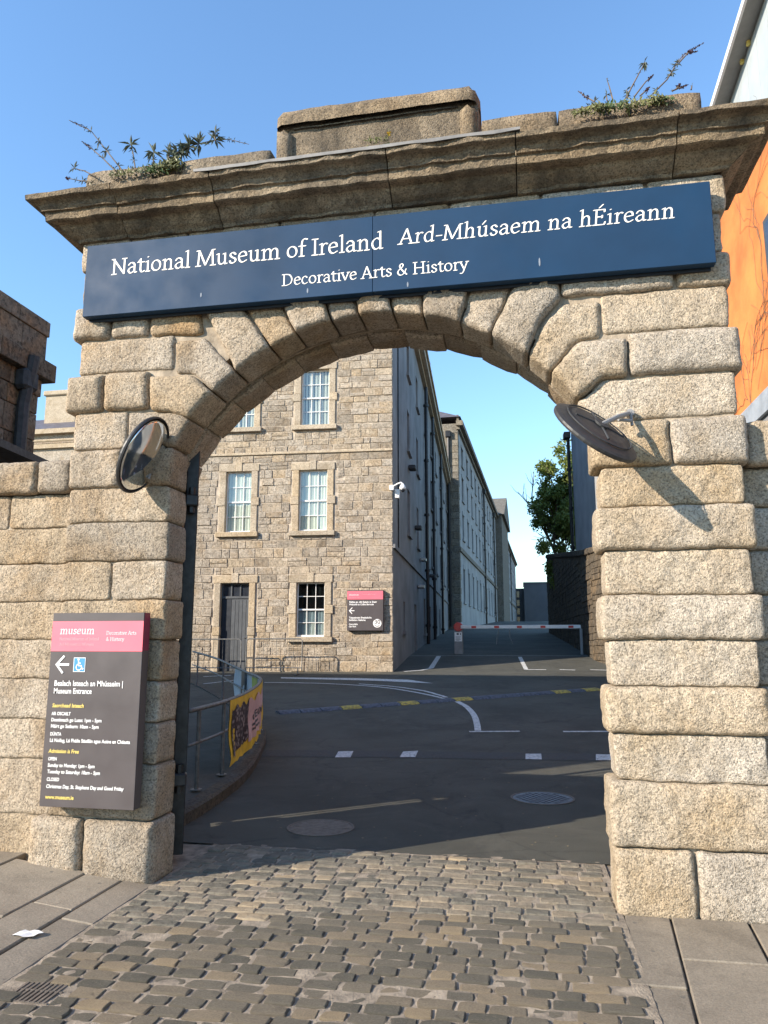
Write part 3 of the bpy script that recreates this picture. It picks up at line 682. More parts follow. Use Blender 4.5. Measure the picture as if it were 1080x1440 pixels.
# blocking course and raised centre above the cornice
def lump(x0, x1, y0, y1, z0, z1, name, ch=0.02, n=0.006, m=None):
    b = MB(); s = 0.07
    # rounded, uneven block from a subdivided box
    nx_ = max(2, int((x1 - x0) / s)); nz_ = max(2, int((z1 - z0) / s)); ny_ = 4; idx = {}; vs = []; fs = []
    def V(i, j, k):
        if (i, j, k) in idx: return idx[(i, j, k)]
        x = x0 + (x1 - x0) * i / nx_; y = y0 + (y1 - y0) * j / ny_; z = z0 + (z1 - z0) * k / nz_
        ex = i in (0, nx_); ey = j in (0, ny_); ez = k == nz_
        if ex and ey: x += ch * (1 if i == 0 else -1) * 0.5; y += ch * (1 if j == 0 else -1) * 0.5
        if ez and ey: z -= ch * 0.6; y += ch * (1 if j == 0 else -1) * 0.6
        if ez and ex: z -= ch * 0.6; x += ch * (1 if i == 0 else -1) * 0.4
        z += (n * 1.3 * noise.noise((x * 5, y * 5, z * 5 + 3)) if k else 0); y += n * 1.5 * noise.noise((x * 7, z * 7, y * 3)) + n * noise.noise((x * 21, z * 21, y * 3)); x += n * noise.noise((x * 5 + 7, y * 5, z * 6))
        z += 0.009 * (x + 0.98); vs.append((x, y, z)); idx[(i, j, k)] = len(vs) - 1; return idx[(i, j, k)]
    for i in range(nx_):
        for k in range(nz_): fs.append((V(i, 0, k), V(i + 1, 0, k), V(i + 1, 0, k + 1), V(i, 0, k + 1))); fs.append((V(i + 1, ny_, k), V(i, ny_, k), V(i, ny_, k + 1), V(i + 1, ny_, k + 1)))
        for j in range(ny_): fs.append((V(i, j, nz_), V(i + 1, j, nz_), V(i + 1, j + 1, nz_), V(i, j + 1, nz_)))
    for j in range(ny_):
        for k in range(nz_): fs.append((V(0, j + 1, k), V(0, j, k), V(0, j, k + 1), V(0, j + 1, k + 1))); fs.append((V(nx_, j, k), V(nx_, j + 1, k), V(nx_, j + 1, k + 1), V(nx_, j, k + 1)))
    return b.add(vs, fs).build(name, m or M['cornice'], gate, smooth=True)
bx = [-3.36, -2.55, -1.79]
for a, c in zip(bx, bx[1:]): lump(a + .003, c - .003, -0.02, 0.55, 4.98, 5.345, 'parapet_block', 0.008)
bx = [-0.19, 0.36, 0.86, 1.34]
for a, c in zip(bx, bx[1:]): lump(a + .003, c - .003, -0.02, 0.55, 4.98, 5.35, 'parapet_block', 0.008)
lump(-1.78, -0.20, 0.025, 0.55, 4.98, 5.60, 'parapet_panel')
lump(-1.78, -1.62, -0.03, 0.54, 4.985, 5.54, 'parapet_frame', 0.05); lump(-0.36, -0.20, -0.03, 0.54, 4.985, 5.54, 'parapet_frame', 0.05)
lump(-1.785, -0.195, -0.033, 0.545, 5.52, 5.695, 'parapet_frame', 0.06)
lump(-1.63, -0.35, 0.004, 0.3, 5.50, 5.521, 'parapet_moulding', 0.01, 0.003)
fl = MB(); vs = []; fs = []
n = 40
for i in range(n + 1):                               # lead flashing, slightly rumpled
    x = XZ(300, 240)[0] + (XZ(730, 180)[0] - XZ(300, 240)[0]) * i / n; wv = 0.008 * noise.noise((x * 5, 0, 0))
    for (P, z) in ((0.05, 5.046), (0.30, 5.019), (0.342, 5.012), (0.346, 4.985 + wv), (0.340, 4.985 + wv), (0.334, 5.0), (0.06, 5.036)): vs.append((x, -P + wv, z + wv + 0.009 * (x + 0.98)))
for i in range(n):
    for j in range(7): a = i * 7 + j; c = i * 7 + (j + 1) % 7; fs.append((a, a + 7, c + 7, c))
fs.append(tuple(range(7))); fs.append(tuple(n * 7 + j for j in range(7))[::-1])
fl.add(vs, fs).build('lead_flashing', M['lead'], gate)

# ------------------------------------------------------------------ flanking walls
lw = empty('boundary_wall', (-4.6, 0.35, 0.1), 'low granite wall with coping left of the gateway, narrow gate opening in it', 'wall')
WY = 0.10
zz = [0.0] + ZR[1:9] + [2.70]
for i in range(0, 7):
    z0, z1 = zz[i], ZR[i + 1]
    stone('stone_block', rect(-3.97 + 0.02 * (i % 2), -3.345 if i else -3.43, z0, z1), WY, 0.5, 0.025, 0.006, gap=0.002, parent=lw)
for z0, z1, cuts in ((2.165, 2.44, (-8.0, -6.9, -5.9, -5.0, -4.12, -3.345)), (2.44, 2.70, (-8.0, -7.1, -6.2, -5.4, -4.6, -3.88, -3.345))):
    for a, c in zip(cuts, cuts[1:]): stone('stone_block', rect(a, c, z0, z1), WY, 0.5, 0.022, 0.006, 0.012, gap=0.002, parent=lw)
for a, c in zip((-8.0, -7.0, -6.1, -5.2, -4.3, -3.63, -3.34), (-7.0, -6.1, -5.2, -4.3, -3.63, -3.34, -3.30)):
    if c - a > 0.1: stone('coping_stone', rect(a, c, 2.70, 2.965), 0.03, 0.58, 0.06, 0.015, 0.014, parent=lw)
for i in range(0, 7):
    z0, z1 = zz[i], ZR[i + 1]; sp_ = -6.3 - 0.3 * (i % 2)
    for a, c in ((-8.0, sp_), (sp_, -5.02 - 0.02 * (i % 2))): stone('stone_block', rect(a, c, z0, z1), WY, 0.5, 0.04, 0.008, parent=lw, sp=0.05)
cb = MB(); cb.box((-8.0, 0.118, 0.0), (-5.06, 0.49, 2.69)); cb.box((-3.93, 0.118, 0.0), (-3.30, 0.49, 2.165)); cb.box((-5.06, 0.118, 2.19), (-3.30, 0.49, 2.69)); cb.build('mortar_core', M['mortar'], lw)
rw = empty('boundary_wall', (3.5, 0.4, 0), 'granite wall with coping set back on the right of the gateway', 'wall')
for i in range(0, 9):
    z0, z1 = ZR[i], ZR[i + 1]; o_ = 0.35 * (i % 2)
    for a, c in ((1.43, 2.1 + o_), (2.1 + o_, 3.0 + o_), (3.0 + o_, 4.2), (4.2, 5.2), (5.2, 6.0)): stone('stone_block', rect(a, c, z0, z1), 0.16, 0.55, 0.04, 0.008, parent=rw, m=GR, sp=0.04)
for a, c in zip((1.47, 2.2, 3.1, 4.0, 5.0), (2.2, 3.1, 4.0, 5.0, 6.0)): stone('coping_stone', rect(a, c, 2.71, 3.02), 0.09, 0.6, 0.06, 0.015, parent=rw, m=GR, sp=0.04)
MB().box((1.44, 0.205, 0.0), (6.0, 0.54, 2.72)).build('mortar_core', M['mortar'], rw)

# ================================================================== LETTERING
def cr(P, n=7):                       # Catmull-Rom through the points
    P = [Vector(p) for p in P]; P = [P[0] * 2 - P[1]] + P + [P[-1] * 2 - P[-2]]; out = []
    for i in range(1, len(P) - 2):
        for k in range(n):
            t = k / n; a, b, c, d = P[i - 1:i + 3]
            out.append(0.5 * ((2 * b) + (c - a) * t + (2 * a - 5 * b + 4 * c - d) * t * t + (3 * b - a - 3 * c + d) * t ** 3))
    return out + [P[-2]]
L_ = lambda *p: [Vector(q) for q in p]
def stem(x, h, foot=1, flag=1, s=0.085):
    o = [L_((x, 0), (x, h))]
    if flag: o.append(L_((x - s, h - 0.035), (x, h)))
    if foot: o.append(L_((x - s, 0), (x + s, 0)))
    return o
def arch(x0, x1, h=0.45, foot=1):
    o = [cr([(x0, h * 0.68), (x0 + (x1 - x0) * 0.35, h * 0.93), (x0 + (x1 - x0) * 0.7, h * 0.99), (x1 - 0.01, h * 0.82), (x1, h * 0.6)]) + L_((x1, 0))]
    if foot: o.append(L_((x1 - 0.08, 0), (x1 + 0.085, 0)))
    return o
def ell(cx, cy, rx, ry): return [[Vector((cx + rx * math.cos(a), cy + ry * math.sin(a))) for a in [2 * math.pi * k / 22 for k in range(23)]]]
def bowl(x): return [cr([(x, 0.38), (x - 0.13, 0.45), (x - 0.27, 0.36), (x - 0.315, 0.2), (x - 0.25, 0.04), (x - 0.15, 0.0), (x, 0.10)])]
G = {
 'N': (0.66, [L_((0.08, 0), (0.08, 0.66)), L_((0.05, 0.66), (0.53, 0.0)), L_((0.53, 0), (0.53, 0.66)), L_((-0.01, 0), (0.18, 0)), L_((-0.02, 0.66), (0.09, 0.66)), L_((0.44, 0.66), (0.62, 0.66))]),
 'M': (0.84, [L_((0.09, 0), (0.13, 0.66)), L_((0.13, 0.66), (0.4, 0.03)), L_((0.4, 0.03), (0.68, 0.66)), L_((0.68, 0.66), (0.72, 0)), L_((0.0, 0), (0.19, 0)), L_((0.62, 0), (0.82, 0)), L_((0.03, 0.66), (0.13, 0.66)), L_((0.68, 0.66), (0.78, 0.66))]),
 'I': (0.28, [L_((0.13, 0), (0.13, 0.66)), L_((0.02, 0), (0.24, 0)), L_((0.02, 0.66), (0.24, 0.66))]),
 'A': (0.66, [L_((0.07, 0), (0.31, 0.68)), L_((0.31, 0.68), (0.56, 0)), L_((0.16, 0.23), (0.47, 0.23)), L_((-0.02, 0), (0.16, 0)), L_((0.46, 0), (0.66, 0))]),
 'D': (0.68, [L_((0.13, 0), (0.13, 0.66)), L_((0.02, 0.66), (0.26, 0.66)) + cr([(0.26, 0.66), (0.46, 0.6), (0.58, 0.36), (0.5, 0.1), (0.28, 0.0)]) + L_((0.02, 0))]),
 'H': (0.72, [L_((0.13, 0), (0.13, 0.66)), L_((0.57, 0), (0.57, 0.66)), L_((0.13, 0.34), (0.57, 0.34))] + [L_((x - .1, y), (x + .1, y)) for x in (.13, .57) for y in (0, .66)]),
 'E': (0.54, [L_((0.13, 0), (0.13, 0.66)), L_((0.02, 0.66), (0.44, 0.66), (0.45, 0.56)), L_((0.13, 0.35), (0.36, 0.35)), L_((0.36, 0.40), (0.36, 0.30)), L_((0.02, 0), (0.46, 0), (0.48, 0.11))]),
 'a': (0.45, [cr([(0.07, 0.35), (0.13, 0.43), (0.24, 0.44), (0.32, 0.36), (0.325, 0.26)]) + L_((0.325, 0.08)) + cr([(0.325, 0.08), (0.35, 0.01), (0.42, 0.02)]), cr([(0.325, 0.27), (0.16, 0.235), (0.06, 0.13), (0.11, 0.02), (0.2, 0.0), (0.325, 0.1)])]),
 't': (0.33, [L_((0.14, 0.57), (0.14, 0.12)) + cr([(0.14, 0.12), (0.17, 0.02), (0.24, 0.0), (0.31, 0.04)]), L_((0.02, 0.43), (0.29, 0.43)), L_((0.04, 0.44), (0.14, 0.57))]),
 'i': (0.26, stem(0.13, 0.45) + [L_((0.125, 0.625), (0.135, 0.63))]),
 'o': (0.48, ell(0.235, 0.225, 0.18, 0.222)),
 'n': (0.54, stem(0.13, 0.45) + arch(0.13, 0.4)),
 'l': (0.26, stem(0.13, 0.73)),
 'u': (0.53, [L_((0.12, 0.45), (0.12, 0.14)) + cr([(0.12, 0.14), (0.16, 0.03), (0.25, 0.0), (0.32, 0.04), (0.39, 0.12)]), L_((0.39, 0.45), (0.39, 0)), L_((0.39, 0), (0.47, 0.01)), L_((0.04, 0.43), (0.12, 0.45)), L_((0.31, 0.43), (0.39, 0.45))]),
 's': (0.38, [cr([(0.3, 0.36), (0.21, 0.445), (0.1, 0.41), (0.085, 0.32), (0.17, 0.24), (0.28, 0.18), (0.30, 0.08), (0.2, 0.0), (0.1, 0.02), (0.06, 0.10)])]),
 'e': (0.44, [L_((0.07, 0.235), (0.37, 0.27)) + cr([(0.37, 0.27), (0.335, 0.4), (0.23, 0.45), (0.1, 0.37), (0.06, 0.21), (0.11, 0.06), (0.22, 0.0), (0.37, 0.07)])]),
 'm': (0.82, stem(0.13, 0.45) + arch(0.13, 0.4) + arch(0.4, 0.68)),
 'f': (0.32, [L_((0.14, 0), (0.14, 0.5)) + cr([(0.14, 0.5), (0.17, 0.66), (0.26, 0.73), (0.36, 0.70)]), L_((0.03, 0.43), (0.29, 0.43)), L_((0.05, 0), (0.24, 0))]),
 'r': (0.36, stem(0.13, 0.45) + [cr([(0.13, 0.3), (0.2, 0.41), (0.28, 0.45), (0.34, 0.42)])]),
 'd': (0.52, bowl(0.385) + [L_((0.385, 0.73), (0.385, 0.0)), L_((0.30, 0.7), (0.385, 0.73)), L_((0.385, 0), (0.47, 0.015))]),
 'h': (0.54, stem(0.13, 0.73) + arch(0.13, 0.4)),
 'c': (0.42, [cr([(0.34, 0.37), (0.23, 0.45), (0.1, 0.37), (0.06, 0.21), (0.11, 0.06), (0.22, 0.0), (0.36, 0.07)])]),
 'v': (0.45, [L_((0.04, 0.45), (0.22, 0.01)), L_((0.22, 0.01), (0.4, 0.45)), L_((-0.03, 0.45), (0.12, 0.45)), L_((0.33, 0.45), (0.47, 0.45))]),
 'y': (0.45, [L_((0.05, 0.45), (0.23, 0.03)), L_((0.41, 0.45), (0.19, -0.13)) + cr([(0.19, -0.13), (0.12, -0.21), (0.03, -0.2)]), L_((-0.02, 0.45), (0.13, 0.45)), L_((0.34, 0.45), (0.48, 0.45))]),
 '&': (0.66, [cr([(0.56, 0.02), (0.36, 0.22), (0.19, 0.46), (0.2, 0.6), (0.29, 0.66), (0.36, 0.57), (0.3, 0.45), (0.13, 0.3), (0.07, 0.15), (0.16, 0.02), (0.3, 0.01), (0.44, 0.14), (0.52, 0.34)])]),
 '-': (0.31, [L_((0.04, 0.22), (0.26, 0.22))]), ' ': (0.23, []),
}
G['\u00fa'] = (G['u'][0], G['u'][1] + [L_((0.24, 0.54), (0.35, 0.68))]); G['\u00c9'] = (G['E'][0], G['E'][1] + [L_((0.24, 0.75), (0.37, 0.88))])
def hull(pts):
    pts = sorted(set((round(p.x, 6), round(p.y, 6)) for p in pts)); 
    def half(ps):
        h = []
        for p in ps:
            while len(h) > 1 and (h[-1][0] - h[-2][0]) * (p[1] - h[-2][1]) - (h[-1][1] - h[-2][1]) * (p[0] - h[-2][0]) <= 0: h.pop()
            h.append(p)
        return h
    a = half(pts); b = half(pts[::-1]); return a[:-1] + b[:-1]
GC = {}
def glyph(ch, wide=0.078, thin=0.036, na=0.38, shear=0.0):
    key = (ch, shear)
    if key in GC: return GC[key]
    nib = [Vector((math.cos(na) * wide / 2 * math.cos(a) - math.sin(na) * thin / 2 * math.sin(a), math.sin(na) * wide / 2 * math.cos(a) + math.cos(na) * thin / 2 * math.sin(a))) for a in [2 * math.pi * k / 10 for k in range(10)]]
    V, Fc = [], []
    for st in G[ch][1]:
        for p, q in zip(st, st[1:]):
            if (p - q).length < 1e-5: continue
            h = hull([p + k for k in nib] + [q + k for k in nib]); n = len(V); V += [Vector((x + shear * y, y)) for x, y in h]; Fc.append([n + i for i in range(len(h))])
    if not V: GC[key] = ([], []); return GC[key]
    v, e, f, ov, oe, of = delaunay_2d_cdt(V, [], Fc, 0, 1e-5)
    GC[key] = (v, [tuple(t) for t, o in zip(f, of) if o]); return GC[key]
def serif_line(text, x0, x1, z, y, shear=0.0, name='lettering', parent=None, m=None, track=0.0):
    wd = sum(G[c][0] + track for c in text) - track - 0.05; s = (x1 - x0) / wd; b = MB(); x = 0.0
    for c in text:
        v, f = glyph(c, shear=shear)
        b.add([(x0 + (x + p.x) * s, y, z + p.y * s) for p in v], f); x += G[c][0] + track
    return b.build(name, m or M['letter'], parent, (x0, y, z))
def sans(text, size, x0, z, P, parent, m, name='lettering', width=None, shear=0.0, bold=0.0):
    """plain lettering: P(x, out, z) places it; out is millimetres proud of the board"""
    c = bpy.data.curves.new('txt', 'FONT'); c.body = text; c.size = size; c.shear = shear; c.offset = bold; c.resolution_u = 3
    o = bpy.data.objects.new('txt', c); COL.objects.link(o); dg_ = bpy.context.evaluated_depsgraph_get(); dg_.update()
    me = bpy.data.meshes.new_from_object(o.evaluated_get(dg_)); bpy.data.objects.remove(o); bpy.data.curves.remove(c)
    vs = [v.co.copy() for v in me.vertices]; fs = [tuple(p.vertices) for p in me.polygons]; bpy.data.meshes.remove(me)
    if not vs: return None
    k = 1.0
    if width: k = width / max(v.x for v in vs)
    b = MB(); b.add([P(x0 + v.x * k, 0.0, z + v.y) for v in vs], fs); return b.build(name, m, parent)

# ------------------------------------------------------------------ the long blue sign over the arch
sg = empty('name_sign', (-0.96, -0.1, 4.03), 'long navy sign board with cream serif lettering over the arch', 'sign')
sx0, sxm, sx1, sz0, sz1 = -3.232, -0.972, 1.318, 4.028, 4.612
for a, c in ((sx0, sxm - 0.001), (sxm + 0.001, sx1)):
    b = MB(); b.box((a, -0.12, sz0), (c, -0.055, sz1), ch=0.003); b.build('panel', M['sign_blue'], sg)
b = MB(); b.box((sx0 + 0.02, -0.054, sz0 - 0.02), (sx1 - 0.02, -0.035, sz0 + 0.10)); b.box((sx0 + 0.02, -0.054, sz1 - 0.1), (sx1 - 0.02, -0.035, sz1 - 0.03)); b.build('mounting_rail', M['sign_edge'], sg)
yl = -0.1225
serif_line('National Museum of Ireland', -3.005, -0.90, 4.352, yl, 0.0, parent=sg)
serif_line('Ard-Mh\u00fasaem na h\u00c9ireann', -0.785, 1.075, 4.372, yl, 0.10, parent=sg, track=0.012)
serif_line('Decorative Arts & History', -1.645, -0.302, 4.135, yl, 0.0, parent=sg)
lime = plain('bird_lime', (0.22, 0.25, 0.30), 0.8)
for x, z, h in ((0.19, 4.14, .032), (-2.27, 4.12, .018), (-1.45, 4.08, .02), (-0.72, 4.06, .02)):
    b = MB(); b.add([(x + 0.006 * math.cos(t), -0.1222, z + h * math.sin(t)) for t in [i * math.pi / 5 for i in range(10)]], [tuple(range(10))]); b.build('bird_lime', lime, sg)

# ------------------------------------------------------------------ the tall opening-hours board on the left pier
bd = empty('information_board', (-2.92, -0.1, 0.48), 'tall charcoal board with pink band, arrow and opening hours on left pier', 'sign')
bx0, bx1, bz0, bz1, by = -3.268, -2.572, 0.485, 1.786, -0.145
b = MB(); b.box((bx0, by, bz0), (bx1, -0.055, bz1), ch=0.002); b.build('panel', M['sign_dark'], bd)
b = MB(); b.box((bx0 + 0.001, by - 0.0015, bz1 - 0.265), (bx1 - 0.001, by + 0.01, bz1 - 0.058)); b.build('pink_band', M['sign_pink'], bd)
b = MB(); b.box((bx1 - 0.01, by + 0.006, bz1 - 0.26), (bx1 + 0.0015, -0.06, bz1 - 0.002)); b.build('side_band', M['sign_side'], bd)
b = MB(); b.box((bx0 + .1, -0.054, bz0 + .1), (bx1 - .1, 0.0, bz0 + .16)); b.box((bx0 + .1, -0.054, bz1 - .2), (bx1 - .1, 0.0, bz1 - .14)); b.build('mounting_rail', M['sign_edge'], bd)
def BP(x, o, z): return (bx0 + x, by - 0.0028, bz0 + z)
W_ = bx1 - bx0
serif_map = {'museum': None}
serif_line('museum', bx0 + 0.062, bx0 + 0.325, bz0 + 1.155, by - 0.003, 0.08, parent=bd, m=M['sign_white'])
pinkish = plain('faded_pink_letter', (0.92, 0.42, 0.46), 0.5)
serif_line('National Museum of Ireland', bx0 + 0.065, bx0 + 0.365, bz0 + 1.112, by - 0.003, parent=bd, m=pinkish)
serif_line('Ard-Mh\u00fasaem na h\u00c9ireann', bx0 + 0.065, bx0 + 0.33, bz0 + 1.076, by - 0.003, parent=bd, m=pinkish)
serif_line('Decorative Arts', bx0 + 0.42, bx0 + 0.645, bz0 + 1.150, by - 0.003, parent=bd, m=M['sign_white'])
serif_line('& History', bx0 + 0.42, bx0 + 0.555, bz0 + 1.108, by - 0.003, parent=bd, m=M['sign_white'])
def arrow(P, x, z, s, parent, m):
    b = MB(); t = 0.16 * s
    def bar(a, c):
        a = Vector(a); c = Vector(c); d = (c - a).normalized(); n = Vector((-d.y, d.x)) * t / 2
        b.add([P(x + q.x, 0, z + q.y) for q in (a - n, c - n, c + n, a + n)], [(0, 1, 2, 3)])
    bar((0.12 * s, 0), (1.05 * s, 0)); bar((0, -0.04 * s), (0.62 * s, 0.62 * s)); 
    b.v[4:8] = [v + Vector((0, -0.0006, 0)) for v in b.v[4:8]]
    bar((0, 0.04 * s), (0.58 * s, -0.62 * s)); b.v[8:12] = [v + Vector((0, -0.0012, 0)) for v in b.v[8:12]]
    return b.build('arrow', m, parent)
arrow(BP, 0.052, 0.945, 0.095, bd, M['sign_white'])
b = MB(); b.add([BP(0.185, 0, 0.895), BP(0.275, 0, 0.895), BP(0.275, 0, 0.993), BP(0.185, 0, 0.993)], [(0, 1, 2, 3)]); pic = b.build('access_symbol', M['sign_white'], bd)
def BP2(x, o, z): v = BP(x, o, z); return (v[0], v[1] - 0.0008 - o, v[2])
b = MB(); b.add([BP2(0.189, 0, 0.899), BP2(0.271, 0, 0.899), BP2(0.271, 0, 0.989), BP2(0.189, 0, 0.989)], [(0, 1, 2, 3)]); b.build('blue_field', M['access_blue'], pic)
b = MB(); cx, cz = 0.226, 0.948
def strok(pts, wd, o):
    for p, q in zip(pts, pts[1:]):
        p = Vector(p); q = Vector(q); d = (q - p).normalized(); n = Vector((-d.y, d.x)) * wd / 2; p = p - d * wd * 0.2; q = q + d * wd * 0.2; o += 0.0001
        b.add([BP2(k.x, o, k.y) for k in (p - n, q - n, q + n, p + n)], [(0, 1, 2, 3)])
b.add([BP2(0.222 + 0.008 * math.cos(a), 0.0008, 0.979 + 0.008 * math.sin(a)) for a in [k * math.pi / 5 for k in range(10)]], [tuple(range(10))])
strok([(0.2235, 0.968), (0.225, 0.938), (0.246, 0.938), (0.254, 0.914), (0.262, 0.918)], 0.008, 0.0009); strok([(0.224, 0.955), (0.241, 0.955)], 0.006, 0.0016)
strok([(0.229 + 0.021 * math.cos(a), 0.928 + 0.021 * math.sin(a)) for a in [R(115 + 25 * k) for k in range(10)]], 0.006, 0.0018); b.build('wheelchair_figure', M['sign_white'], pic)
for txt, x, z, sz, wd, mk, sh in (
    ('Bealach Isteach an Mh\u00fasaeim |', 0.047, 0.800, 0.052, 0.520, 'sign_white', 0), ('Museum Entrance', 0.047, 0.748, 0.052, 0.290, 'sign_white', 0),
    ('Saorchead Isteach', 0.045, 0.655, 0.036, 0.240, 'sign_yellow', 0.1), ('AR OSCAILT', 0.045, 0.602, 0.031, 0.145, 'sign_white', 0),
    ('Domhnach go Luan: 1pm - 5pm', 0.045, 0.560, 0.033, 0.380, 'sign_white', 0), ('M\u00e1irt go Satharn: 10am - 5pm', 0.045, 0.518, 0.033, 0.362, 'sign_white', 0),
    ('D\u00daNTA', 0.045, 0.466, 0.031, 0.085, 'sign_white', 0), ('L\u00e1 Nollag, L\u00e1 Fh\u00e9ile Stiof\u00e1in agus Aoine an Ch\u00e9asta', 0.045, 0.424, 0.033, 0.600, 'sign_white', 0),
    ('Admission is Free', 0.043, 0.352, 0.036, 0.228, 'sign_yellow', 0.15), ('OPEN', 0.043, 0.302, 0.031, 0.066, 'sign_white', 0.1),
    ('Sunday to Monday: 1pm - 5pm', 0.043, 0.260, 0.033, 0.352, 'sign_white', 0.12), ('Tuesday to Saturday: 10am - 5pm', 0.043, 0.218, 0.033, 0.395, 'sign_white', 0.12),
    ('CLOSED', 0.043, 0.168, 0.031, 0.095, 'sign_white', 0.12), ('Christmas Day, St. Stephens Day and Good Friday', 0.043, 0.122, 0.033, 0.575, 'sign_white', 0.12),
    ('www.museum.ie', 0.043, 0.052, 0.036, 0.212, 'sign_yellow', 0)):
    sans(txt, sz, x, z, BP, bd, M[mk], width=wd, shear=sh, bold=0.0008)

# ------------------------------------------------------------------ convex mirrors
def traffic_mirror(c, n, rad, label, wallpt, front=True):
    c = Vector(c); n = Vector(n).normalized()
    t = empty('traffic_mirror', c, label, 'mirror', None)
    b = MB(); b.disc(c, n, rad, 40, [(0.30, -0.055), (0.6, -0.05), (0.93, -0.022), (1.0, -0.012), (1.01, 0.0), (1.0, 0.012), (0.98, 0.014), (0.97, 0.008), (0.0, 0.008)]); b.build('backing', M['grey_back'] if not front else M['black_plastic'], t, smooth=False)
    b = MB(); b.disc(c, n, rad, 48, [(0.967, 0.009)] + [(0.967 * k, 0.009 + 0.135 * rad * 2 * (1 - k * k) * 0.55) for k in (0.9, 0.8, 0.7, 0.6, 0.5, 0.4, 0.3, 0.2, 0.1, 0.02)]); b.build('mirror_face', M['mirror'], t, smooth=True)
    b = MB(); a1 = n.orthogonal().normalized(); a2 = n.cross(a1)
    if not front:                                    # pressed ribs on the back
        for k in range(4):
            th = R(20 + 90 * k); d = a1 * math.cos(th) + a2 * math.sin(th); b.tube([c - n * 0.058 + d * 0.02, c - n * 0.052 + d * rad * 0.62], 0.007, 6)
        b.disc(c - n * 0.06, n, rad * 0.16, 16, [(1, -0.012), (1, 0.0)]); b.tube([c + (a1 * math.cos(th) + a2 * math.sin(th)) * rad * 0.78 - n * 0.044 for th in [2 * math.pi * k / 28 for k in range(29)]], 0.005, 5)
        b.build('rib', M['iron_dull'], t)
    b = MB(); w = Vector(wallpt); b.tube([w, w + (c - n * 0.09 - w) * 0.5 , c - n * 0.055], 0.016, 8); b.tube([w + Vector((0, -.06, -.07)), w + (c - w) * 0.35], 0.011, 6); b.disc(w + Vector((0, 0.0, 0)), (0, -1, 0), 0.026, 12, [(1, -0.05), (1, 0.012)]); b.tube([w + Vector((0, -.02, .0)), w + Vector((0, -.055, -.10))], 0.01, 6)
    b.build('bracket', M['post_grey'], t)
    return t
toC = lambda c: (CAM - Vector(c)).normalized()
def view_axes(c):
    f = -toC(c); r = f.cross(Vector((0, 0, 1))).normalized(); return f, r, r.cross(f)
def screen_normal(c, cosv, dx, dy):              # cosv towards the camera, the rest in the picture plane (dx right, dy up)
    f, r, u = view_axes(c); s = math.sqrt(1 - cosv * cosv); d = (r * dx + u * dy).normalized(); return -f * cosv + d * s
c1 = onY(202, 640, -0.22)
traffic_mirror(c1, screen_normal(c1, 0.46, 0.93, -0.37), 0.29, 'convex traffic mirror on the left pier, its reflecting face in view', (c1.x - 0.03, -0.02, c1.z - 0.04), True)
c2 = onY(837, 608, -0.36)
traffic_mirror(c2, screen_normal(c2, -0.25, -0.623, -0.783), 0.29, 'round traffic mirror on the right pier seen from its dark back', tuple(onY(886, 581, -0.03)), False)

# ------------------------------------------------------------------ iron gate leaf folded back behind the left jamb
gl = empty('gate_leaf', (-2.53, 0.42, 0.05), 'tall black iron gate leaf folded back behind the left jamb', 'gate')
gd = Vector((-2.60, 0.42 + 4.92, 0)).normalized(); gn = Vector((gd.y, -gd.x, 0)); g0 = Vector((-2.525, 0.42, 0))
def GP(s, d, z): return tuple(g0 + gd * s + gn * d + Vector((0, 0, z)))
b = MB(); b.box((0, -0.048, 0.06), (0.09, 0.048, 3.14), fr=GP, ch=0.006); b.build('hinge_stile', M['iron'], gl)
b = MB(); b.box((1.40, -0.035, 0.06), (1.47, 0.035, 2.95), fr=GP, ch=0.006); b.build('meeting_stile', M['iron'], gl)
for z0, z1 in ((0.08, 0.13), (1.15, 1.20), (2.72, 2.80)):
    b = MB(); b.box((0.07, -0.022, z0), (1.40, 0.022, z1), fr=GP); b.build('rail', M['iron'], gl)
for i in range(10):
    b = MB(); b.tube([GP(0.17 + i * 0.125, 0, 0.2), GP(0.17 + i * 0.125, 0, 3.0)], 0.011, 6); b.build('bar', M['iron'], gl)
for z in (0.55, 2.62):
    b = MB(); b.box((-0.10, -0.05, z), (0.03, 0.05, z + 0.09), fr=GP, ch=0.01); b.tube([GP(-0.05, 0.0, z - 0.05), GP(-0.05, 0, z + 0.15)], 0.028, 8); b.build('hinge', M['iron'], gl)

# narrow iron gate in the opening of the left wall
ig = empty('side_gate', (-4.5, 0.3, 0.1), 'narrow black iron gate in the wall opening at far left', 'gate')
b = MB()
for z in (0.15, 1.0, 1.95): b.box((-5.02, 0.30, z), (-4.34, 0.33, z + 0.04))
b.build('rail', M['iron'], ig)
b = MB(); b.box((-5.02, 0.335, 0.13), (-4.36, 0.345, 2.1)); b.build('sheet', M['iron_dull'], ig)
for i in range(9):
    if i > 5: continue
    b = MB(); b.tube([(-4.98 + i * 0.118, 0.315, 0.12), (-4.98 + i * 0.118, 0.315, 2.08)], 0.011 if i < 8 else 0.022, 6); b.build('bar', M['iron'], ig)
b = MB(); b.box((-4.36, 0.24, 0.98), (-4.13, 0.285, 1.22), ch=0.004); o = b.build('small_red_sign', M['red_paint'], None); tag(o, 'small red plate fixed on the side gate at the left edge', 'sign')

